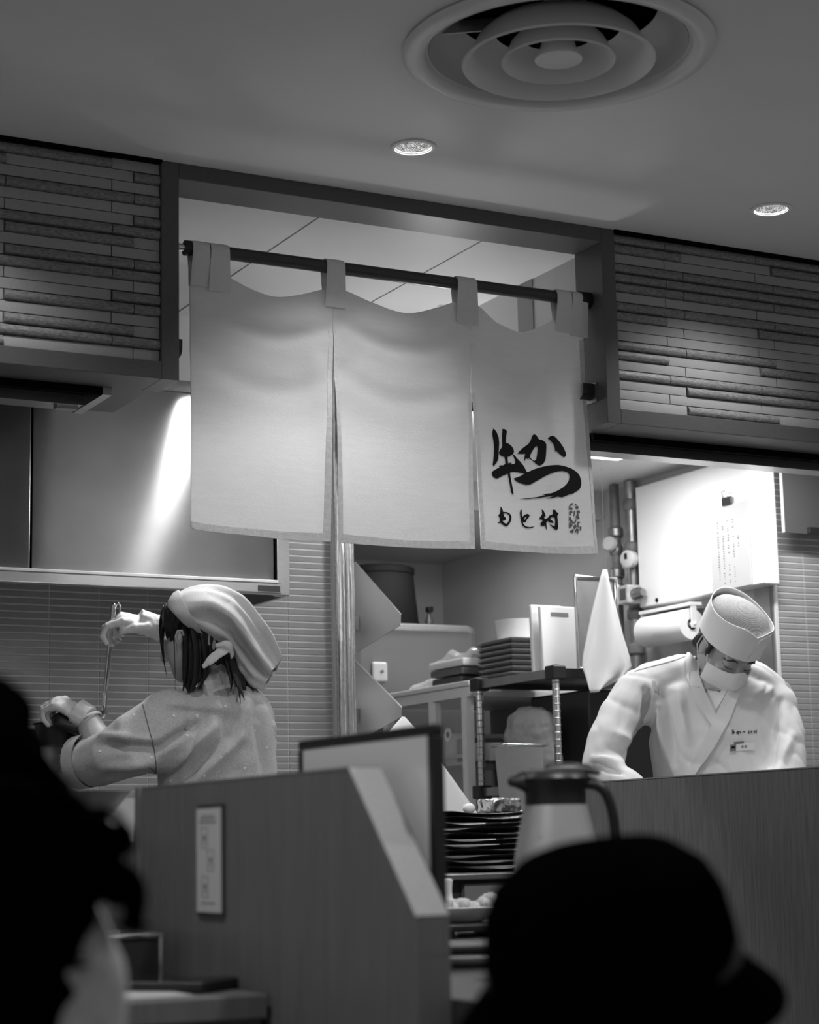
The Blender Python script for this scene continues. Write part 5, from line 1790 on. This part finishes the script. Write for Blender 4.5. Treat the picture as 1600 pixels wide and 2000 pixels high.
lash = M('lash_dark', .01, .6)
for s_ in (-1, 1):
    facelet(spline([(s_ * .046, .07, -.014), (s_ * .037, .07, -.020), (s_ * .028, .07, -.0215), (s_ * .018, .07, -.018)], 12), [.0005] + [.0013] * 10 + [.0005], lash, 'eyelash')
    facelet(spline([(s_ * .05, .07, .0), (s_ * .038, .07, .009), (s_ * .026, .07, .010), (s_ * .016, .07, .006)], 12), [.001] + [.0025] * 9 + [.002, .001], M('brow_dark', .02, .8), 'eyebrow')
    if False: facelet(spline([(s_ * .045, .07, -.008), (s_ * .036, .07, -.010), (s_ * .026, .07, -.010)], 8), .0006, M('lid_crease', .15, .7), 'lid_crease', off=.0002)
b = B()
b.ball(H(0, -.022, .02), (.081, .092, .08), 24, 16, HM)
for s_ in (-1, 1):
    b.loft([[H(s_ * (.074 + .004 * cos(2 * pi * k / 10)), .016 + .017 * cos(2 * pi * k / 10 + 1), z + .006 * sin(2 * pi * k / 10)) for k in range(10)] for z in (.03, .01, -.012)])
    b.tube([H(s_ * .076, .022, .02), H(s_ * .0755, .018, -.012), H(s_ * .074, .016, -.03)], [.012, .009, .003], 10, flat=.5)
    b.tube([H(s_ * .07, -.03, .0), H(s_ * .066, -.045, -.03), H(s_ * .055, -.06, -.055)], [.02, .02, .012], 10)
hb_ = fuse(b, .004, 2)
displace(hb_, lambda v, n: .0015 * noise.noise(v * 90)).build('hair', hair_m, man, smooth=180)

# mask, folded paper with pleats, and its ear loops
b = B()
n = 26
rows = []
zr = [-.024, -.036, -.050, -.062, -.076, -.090, -.104, -.114]
for i, z in enumerate(zr):
    row = []
    for k in range(n + 1):
        u = -1 + 2 * k / n
        th = u * 1.18
        zz = z - (.014 * (1 - abs(u)) if i > 5 else 0) + (.016 * exp(-(u / .22) ** 2) if i == 0 else 0) - .012 * abs(u) * (1 - i / 4)
        rx = .075 - .008 * (i / 7) ** 2
        ry = .099 - .032 * max(0, (i - 3) / 4) ** 1.6
        bul = .016 * exp(-(u / .35) ** 2) * (1 - ((i - 1.5) / 6) ** 2) if i < 7 else 0
        plt_ = .0022 * (i % 2)
        row.append(H(sin(th) * (rx + .004), cos(th) * (ry) - .004 + bul + plt_, zz))
    rows.append(row)
vs = [p for r in rows for p in r]
cen = H(0, 0, -.06)
vs2 = [p + (cen - p).normalized() * .0018 for p in vs]
W_ = n + 1
fs = []
N_ = len(vs)
for i in range(len(zr) - 1):
    for k in range(n):
        a = i * W_ + k
        fs += [(a, a + 1, a + W_ + 1, a + W_), (N_ + a, N_ + a + W_, N_ + a + W_ + 1, N_ + a + 1)]
per = list(range(W_)) + [i * W_ + n for i in range(1, len(zr))] + [(len(zr) - 1) * W_ + k for k in range(n - 1, -1, -1)] + [i * W_ for i in range(len(zr) - 2, 0, -1)]
for k in range(len(per)):
    a, c = per[k], per[(k + 1) % len(per)]
    fs.append((a, N_ + a, N_ + c, c))
b.add(vs, fs) if False else b.add(vs + vs2, fs)
msk = b.build('face_mask', mask_m, man, smooth=50)
for s_ in (-1, 1):
    top, bot = (rows[0][-1], rows[6][-1]) if s_ > 0 else (rows[0][0], rows[6][0])
    B().tube([top, H(s_ * .080, .012, .008), H(s_ * .086, -.018, .014), H(s_ * .085, -.024, -.02), H(s_ * .080, .0, -.05), bot], .0017, 8).build('ear_loop', white_pl, msk, smooth=60)

# paper hat: tall band with pointed front, mesh crown
hh = .092
b = B()
n = 64
def hat_ring(z, rx, ry, dip=0, sh=0):
    out = []
    for k in range(n):
        a = 2 * pi * k / n
        x, y = sin(a) * rx, cos(a) * ry
        e = abs(math.remainder(a, 2 * pi))
        zz = z - dip * max(0, 1 - e / .5) ** 1.2 + .008 * cos(2 * a) * (1 if dip else 0)
        out.append(H(x, y + sh, zz))
    return out
ra_, rb2 = hat_ring(.020, .0895, .106, 0, -.01), hat_ring(.020 + hh, .091, .106, .02, -.012)
mid = hat_ring(.020 + hh * .5, .092, .108, .004, -.01)
ra_i, rb_i, mid_i = hat_ring(.020, .0875, .104, 0, -.01), hat_ring(.020 + hh, .089, .104, .02, -.012), hat_ring(.020 + hh * .5, .09, .106, .004, -.01)
b.loft([ra_, mid, rb2, rb_i, mid_i, ra_i], cap=False)
b.f += [(5 * n + j, 5 * n + (j + 1) % n, (j + 1) % n, j) for j in range(n)]
hatb = b.build('paper_hat', hat_m, man, smooth=50)
# overlap flap at the front seam
fl = [H(sin(a) * .0925, cos(a) * .1085 - .01, z) for a, z in ((-.02, .024), (.55, .024), (.55, .108), (.1, .098))]
B().prism(fl, hF * .0015).build('front_flap', hat_m, hatb)
b = B()
rings = []
for i in range(7):
    t_ = i / 6 * pi / 2
    rings.append([H(sin(2 * pi * k / n) * .088 * cos(t_), cos(2 * pi * k / n) * .103 * cos(t_) - .011, .020 + hh * .70 + .046 * sin(t_)) for k in range(n)])
b.loft(rings, cap=False)
mesh_mat = M('mesh_crown', .42, .8)
nt = mesh_mat.node_tree
tc = nt.nodes.new('ShaderNodeTexCoord')
vor = nt.nodes.new('ShaderNodeTexVoronoi')
vor.inputs['Scale'].default_value = 330
vor.inputs['Randomness'].default_value = .15
nt.links.new(tc.outputs['Object'], vor.inputs['Vector'])
rg = nt.nodes.new('ShaderNodeMapRange')
rg.inputs['From Min'].default_value = .25
rg.inputs['From Max'].default_value = .5
rg.inputs['To Min'].default_value = .06
rg.inputs['To Max'].default_value = .5
nt.links.new(vor.outputs['Distance'], rg.inputs['Value'])
nt.links.new(rg.outputs[0], nt.nodes['Principled BSDF'].inputs['Base Color'])
b.build('mesh_crown', mesh_mat, hatb, smooth=180)

# jacket
b = B()
b.loft([ring_px(1394, 1318, MV + .12, .075, .075), ring_px(1392, 1330, MV + .125, .12, .09), ring_px(1388, 1345, MV + .13, .175, .108), ring_px(1390, 1375, MV + .13, .2, .125), ring_px(1398, 1430, MV + .12, .195, .132),
        ring_px(1404, 1520, MV + .11, .185, .132), ring_px(1404, 1650, MV + .12, .18, .13), ring_px(1404, 1800, MV + .13, .19, .14)])
b.tube([Mp(1330, 1318, .13), Mp(1275, 1337, .13), Mp(1245, 1358, .11)], [.062, .068, .066], 16)
b.tube([Mp(1470, 1325, .14), Mp(1505, 1348, .14), Mp(1520, 1375, .12)], [.055, .055, .058], 16)
b.tube([Mp(1250, 1352, .11), Mp(1216, 1405, .07), Mp(1190, 1455, .01), Mp(1176, 1490, -.02)], [.070, .074, .066, .055], 18)
b.tube([Mp(1178, 1492, -.02), Mp(1205, 1520, -.08), Mp(1235, 1540, -.12)], [.052, .048, .042], 16)
b.tube([Mp(1512, 1368, .13), Mp(1528, 1440, .08), Mp(1534, 1525, .0)], [.062, .066, .058], 18)
b.tube([Mp(1532, 1522, 0), Mp(1490, 1548, -.08), Mp(1455, 1558, -.13)], [.055, .048, .042], 16)
jk = fuse(b, .0068, 5)


def jfold(v, n):
    px, py, vz = px_of(v)
    def crease(x0, y0, x1, y1, wd, amp):
        t = max(0, min(1, ((px - x0) * (x1 - x0) + (py - y0) * (y1 - y0)) / ((x1 - x0) ** 2 + (y1 - y0) ** 2)))
        dx, dy = px - x0 - t * (x1 - x0), py - y0 - t * (y1 - y0)
        return amp * exp(-(dx * dx + dy * dy) / wd ** 2) * (.3 + .7 * sin(pi * min(1, t * .85 + .15)))
    d = 0
    d += crease(1262, 1350, 1262, 1440, 9, -0.015) + crease(1258, 1420, 1230, 1490, 9, -0.021)
    d += crease(1285, 1380, 1300, 1480, 8, 0.018) + crease(1300, 1360, 1318, 1490, 8, -0.018) + crease(1325, 1350, 1345, 1450, 7, 0.012)
    d += crease(1220, 1380, 1205, 1440, 8, -0.0048) + crease(1205, 1430, 1240, 1450, 7, 0.0060) + crease(1190, 1460, 1240, 1470, 7, -0.0060)
    d += crease(1522, 1370, 1505, 1500, 8, -0.018) + crease(1505, 1345, 1490, 1365, 6, 0.012) + crease(1490, 1340, 1478, 1362, 6, 0.012)
    d += crease(1545, 1440, 1520, 1510, 9, 0.012) + crease(1160, 1480, 1215, 1490, 6, 0.015) + crease(1158, 1495, 1215, 1508, 5, -0.015)
    d += .004 * noise.noise(v * 8) + .002 * noise.noise(v * 22)
    q = Vector((v.x * 16 + v.z * 6, v.y * 9, v.z * 8 - v.x * 3))
    d += -.003 * max(0, 1 - abs(noise.noise(q * .9)) * 4) ** 2
    return d


displace(jk, jfold)
jo = jk.build('jacket', jacket_m, man, smooth=180)
jt = bvh(jk)
# undershirt in the neckline, lapels, seams, print and name badge
sh_ = ink_mesh([[(1362, 1318), (1378, 1343), (1410, 1346), (1424, 1340), (1412, 1365), (1394, 1392), (1380, 1370)]], lambda x, y: cast(jt, x, y, .003), 3)
sh_.build('undershirt', white_pl, man, smooth=180)
nk_ = ink_mesh([[(1356, 1290), (1372, 1340), (1385, 1349), (1408, 1350), (1425, 1340), (1440, 1318), (1400, 1300)]], lambda x, y: cast(jt, x, y, .0045), 3)
nk_.build('throat', skin, man, smooth=180)
ribbon(jt, [(1351, 1268), (1350, 1300), (1360, 1340), (1377, 1378), (1397, 1412)], 26, [16, 22, 24, 23, 18], .006, .004).build('lapel', jacket_m, jo, smooth=60)
ribbon(jt, [(1452, 1322), (1432, 1352), (1414, 1395), (1392, 1440), (1366, 1485), (1340, 1525)], 34, [14, 22, 26, 24, 20, 16], .007, .004).build('lapel', jacket_m, jo, smooth=60)
ribbon(jt, [(1240, 1311), (1280, 1300), (1320, 1289), (1345, 1280)], 16, 1.5, .001, .001).build('shoulder_seam', M('seam_pale', .45, .9), jo)


def on_jacket(ox, oy, s, rot=-.06):
    def f(px, py):
        x, y = (px - 1045) * s, (py - 900) * s
        return cast(jt, ox + x * cos(rot) - y * sin(rot), oy + x * sin(rot) + y * cos(rot), .0018)
    return f


# small embroidered shop name, same characters as on the curtain
SM = {'s1': (1410, 0), }
for i, (keys, cx_, cy_, s_, dx) in enumerate(((('s1', 's2'), 978, 890, .13, 1432), (('s6', 's7'), 1055, 880, .12, 1442), (('mo',), 980, 1010, .19, 1463), (('to',), 1027, 1014, .19, 1469), (('mura',), 1070, 1015, .19, 1475))):
    for kx in keys:
        def place(px, py, cx_=cx_, cy_=cy_, s_=s_, dx=dx):
            return cast(jt, dx + (px - cx_) * s_ * .95, 1430.5 - (dx - 1450) * .06 + (py - cy_) * s_, .0016)
        ink_mesh([cz(l) for l in STROKES[kx]], place, 0).build('embroidery', ink, jo)
ink_mesh([[(1448, 1431), (1453, 1428), (1456, 1430), (1452, 1434), (1455, 1430.5), (1451, 1430)]], lambda x, y: cast(jt, x, y, .0016), 0).build('embroidery', ink, jo)
bt = thing('name_badge', tuple(cast(jt, 1450, 1468, .002)), 'small white name badge pinned to the cook\'s chest', 'badge')
quad = lambda x0, y0, x1, y1, sk=-.09: [(x0, y0), (x1, y0 + (x1 - x0) * sk), (x1, y1 + (x1 - x0) * sk), (x0, y1)]
def patch(pl, off, mat, name, parent):
    P = [cast(jt, x, y, off) for x, y in pl]
    d_ = (VF * .002)
    return B().prism(P, d_).build(name, mat, parent)
patch(quad(1425, 1454, 1473, 1468), .004, white_pl, 'card', bt)
patch(quad(1425.5, 1454.5, 1437, 1467.5), .0046, M('mid_grey', .2, .5), 'stripe', bt)
patch(quad(1428, 1458, 1435, 1462), .0052, ink, 'lettering', bt)
patch(quad(1447, 1456, 1451, 1461), .0048, M('print_grey', .24, .8), 'lettering', bt)
patch(quad(1453, 1455.5, 1458, 1460.5), .0048, M('print_grey', .24, .8), 'lettering', bt)
patch(quad(1433, 1449, 1452, 1453), .0046, M('mid_grey', .2, .5), 'clip', bt)

# ------------------------------------------------------------------ seated guests in the foreground
def seated(head, sh_w, seat_z, mat, skin_m, label, fwd):
    """torso, arms, legs and head of a seated guest, one skin; fwd = horizontal facing direction"""
    f = Vector((fwd[0], fwd[1], 0)).normalized()
    s = Vector((f.y, -f.x, 0))
    nk = head - Vector((0, 0, .12)) - f * .02
    sh = nk - Vector((0, 0, .07)) - f * .01
    hip = Vector((sh.x, sh.y, seat_z + .09)) - f * .08
    base = Vector((hip.x, hip.y, 0))
    skb = B()
    skb.ball(head, (.074, .09, .108), 20, 14, Matrix((s, f, U3)).transposed())
    skb.ball(head + f * .055 - U3 * .05, (.05, .045, .06), 16, 10, Matrix((s, f, U3)).transposed())
    skb.tube([head + f * .1 - U3 * .01, head + f * .112 - U3 * .03], [.010, .013], 10)
    for q in (-1, 1):
        skb.ball(head + s * q * .077 - U3 * .012, (.008, .018, .03), 10, 8, Matrix((s, f, U3)).transposed())
    skb.tube([head - U3 * .05, nk, sh], [.055, .055, .065], 16)
    ring = lambda c, a, d: [c + s * cos(2 * pi * k / 24) * a + f * sin(2 * pi * k / 24) * d for k in range(24)]
    tor = [(sh + U3 * .02, .09, .07), (sh - U3 * .03, sh_w * .5, .09), (sh - U3 * .15, sh_w * .5, .115), ((sh + hip) / 2, sh_w * .43, .11), (hip + U3 * .05, sh_w * .43, .12), (hip - U3 * .07, sh_w * .45, .13)]
    skb.loft([ring(*q) for q in tor])
    arms = []
    for q in (-1, 1):
        S_ = sh + s * q * (sh_w * .5 - .01) - U3 * .05
        E_ = S_ + f * .1 - U3 * .27 + s * q * .0
        K_ = E_ + f * .22 + U3 * .02 - s * q * .06
        arms.append((S_, E_, K_))
        skb.tube([S_, (S_ + E_) / 2, E_], [.052, .045, .04], 14)
        skb.tube([E_, (E_ + K_) / 2, K_], [.04, .036, .027], 14)
        hand(skb, K_, f, U3, 1.0, ((.3, .5, .4),) * 4, .1, -q, (.7, .5))
        Kn = hip + s * q * .09 + f * .40 - U3 * .01
        skb.tube([hip + s * q * .08 - U3 * .02, Kn], [.085, .062], 14)
        skb.tube([Kn, Vector((Kn.x, Kn.y, .09))], [.058, .042], 14)
        skb.tube([Vector((Kn.x, Kn.y, .045)), Vector((Kn.x, Kn.y, .042)) + f * .15], [.042, .034], 12)
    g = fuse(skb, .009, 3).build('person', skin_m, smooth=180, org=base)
    tag(g, label, 'person')
    c = B()
    c.loft([ring(p, a + .022, d + .02) for p, a, d in tor])
    for S_, E_, K_ in arms:
        c.tube([S_ - U3 * .0, (S_ + E_) / 2, E_, (E_ + K_) / 2], [.075, .066, .058, .055], 14)
    cl = displace(fuse(c, .010, 5), lambda v, n: .010 * noise.noise(v * 7) + .005 * noise.noise(v * 18))
    cl.build('shirt', mat, g, smooth=180)
    hb2 = B().ball(head - f * .022 + U3 * .015, (.086, .088, .108), 20, 14, Matrix((s, f, U3)).transposed())
    hb2.ball(head - f * .045 - U3 * .06, (.07, .05, .06), 16, 10, Matrix((s, f, U3)).transposed())
    fuse(hb2, .006, 2).build('hair', black_soft, g, smooth=180)
    # stool
    t = thing('stool', base, 'plain black stool carrying the ' + label.split(',')[0], 'stool')
    B().lathe([(.0001, 0), (.15, 0), (.16, .02), (.15, .04), (.0001, .045)], base + U3 * (seat_z - .085), 28).build('seat', black_pl, t, smooth=40)
    B().lathe([(.15, 0), (.15, .012), (.025, .02), (.025, seat_z - .086)], base + U3 * .001, 24).build('post', steel_dull, t, smooth=40)
    return g, f, s, sh


# guest in a bucket hat
HV = 1.42
hh_c = dp(1175, 1890, HV)
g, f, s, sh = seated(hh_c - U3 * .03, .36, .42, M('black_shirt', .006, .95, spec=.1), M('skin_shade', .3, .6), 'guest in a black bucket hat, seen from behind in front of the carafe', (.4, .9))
top = dp(1180, 1650, HV)
ax = (VU + VR * -.06).normalized()
hc = dp(1190, 1835, HV)
px_m = HV / FPX
b = B()
prof = [(.0001, 186 * px_m), (90 * px_m, 181 * px_m), (165 * px_m, 160 * px_m), (212 * px_m, 122 * px_m), (236 * px_m, 70 * px_m), (248 * px_m, 0), (252 * px_m, -60 * px_m), (262 * px_m, -75 * px_m), (322 * px_m, -140 * px_m), (325 * px_m, -146 * px_m), (317 * px_m, -146 * px_m), (256 * px_m, -82 * px_m), (244 * px_m, -62 * px_m), (238 * px_m, 0), (.0001, 170 * px_m)]
rotax = (VU + VR * -.16 - VF * .1).normalized()
b.lathe(prof, hc, 56, axis=rotax)
displace(b, lambda v, n: .002 * noise.noise(v * 18))
ht = b.build('bucket_hat', black_soft, g, smooth=50)
B().lathe([(249 * px_m, -20 * px_m), (253 * px_m, -56 * px_m), (251 * px_m, -57 * px_m), (247 * px_m, -20 * px_m)], hc, 56, axis=rotax).build('hat_band', M('hat_band_black', .008, .7), ht, smooth=50)

# guest with long curly hair
CV = 1.30
cc = dp(-150, 1660, CV)
Cp = lambda px, py, c=0: dp(px, py, CV + c)
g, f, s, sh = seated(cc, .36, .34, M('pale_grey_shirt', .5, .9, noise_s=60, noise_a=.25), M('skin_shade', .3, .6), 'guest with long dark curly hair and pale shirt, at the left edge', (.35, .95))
b = B()
b.tube([Cp(20, 1835, -.02), Cp(85, 1845, 0), Cp(112, 1905, .01), Cp(119, 2050, .02), Cp(118, 2250, .03)], [.045, .046, .047, .047, .045], 18)
sl = displace(fuse(b, .007, 5), lambda v, n: .006 * noise.noise(v * 9) + .003 * noise.noise(v * 25))
sl.build('sleeve', MATS['pale_grey_shirt'], g, smooth=180)
b = B()
b.ball(Cp(-150, 1590), (.09, .1, .10), 20, 14, rot_h)
for x, y, r, c in ((-130, 1640, .085, .02), (-50, 1570, .05, -.02), (-80, 1490, .05, 0), (10, 1640, .046, -.03), (-60, 1720, .085, -.03), (20, 1730, .038, -.04), (-60, 1850, .075, -.03), (30, 1820, .036, -.05), (40, 1890, .028, -.05), (-20, 1920, .035, -.05), (70, 1690, .026, -.03), (-100, 1930, .06, -.02), (85, 1610, .020, 0), (60, 1560, .025, 0), (95, 1840, .018, -.05), (100, 1770, .016, -.04), (120, 1650, .018, -.01)):
    b.ball(Cp(x, y, c), r, 16, 10)
hm = fuse(b, .006, 3)
displace(hm, lambda v, n: .012 * noise.noise(v * 26) + .006 * noise.noise(v * 60))
ch = hm.build('curly_hair', black_soft, g, smooth=180)
random.seed(21)
curls = [[(100, 1585), (150, 1590), (205, 1600), (232, 1630), (240, 1660)], [(120, 1640), (190, 1632), (240, 1630), (252, 1648), (232, 1662), (215, 1650)], [(120, 1680), (170, 1730), (200, 1758), (228, 1752), (232, 1720)],
         [(130, 1660), (220, 1690), (262, 1730), (270, 1770), (258, 1800), (280, 1810)], [(140, 1680), (200, 1720), (235, 1745), (262, 1770), (255, 1800), (240, 1806)], [(110, 1640), (170, 1680), (220, 1700), (250, 1740), (272, 1790)],
         [(90, 1870), (140, 1880), (168, 1876)], [(80, 1800), (120, 1840), (132, 1880), (110, 1900)], [(60, 1890), (90, 1940), (110, 1950), (118, 1930)], [(90, 1700), (130, 1740), (140, 1800), (120, 1850), (135, 1890)],
         [(30, 1900), (60, 1950), (40, 1965)], [(0, 1920), (20, 1960), (60, 1955)], [(100, 1610), (160, 1640), (205, 1660), (230, 1700)], [(70, 1540), (110, 1565), (150, 1610), (165, 1660)], [(50, 1480), (90, 1520), (125, 1570)],
         [(30, 1440), (80, 1500), (110, 1550), (140, 1570)], [(90, 1600), (150, 1620), (190, 1650), (200, 1690)], [(100, 1560), (140, 1580), (180, 1625), (220, 1640)]]
for i, c_ in enumerate(curls):
    for q in range(6):
        ox, oy, od = random.uniform(-16, 14), random.uniform(-13, 13), random.uniform(-.03, .03)
        P = spline([(x + ox + random.uniform(-7, 7), y + oy + random.uniform(-7, 7), od - .02 + random.uniform(-.012, .012)) for x, y in c_], 26)
        r0 = random.uniform(.0035, .007)
        B().tube([Cp(*p) for p in P], [r0 * (1 - .75 * k / 25) for k in range(26)], 6).build('curl', black_soft, ch, smooth=60)
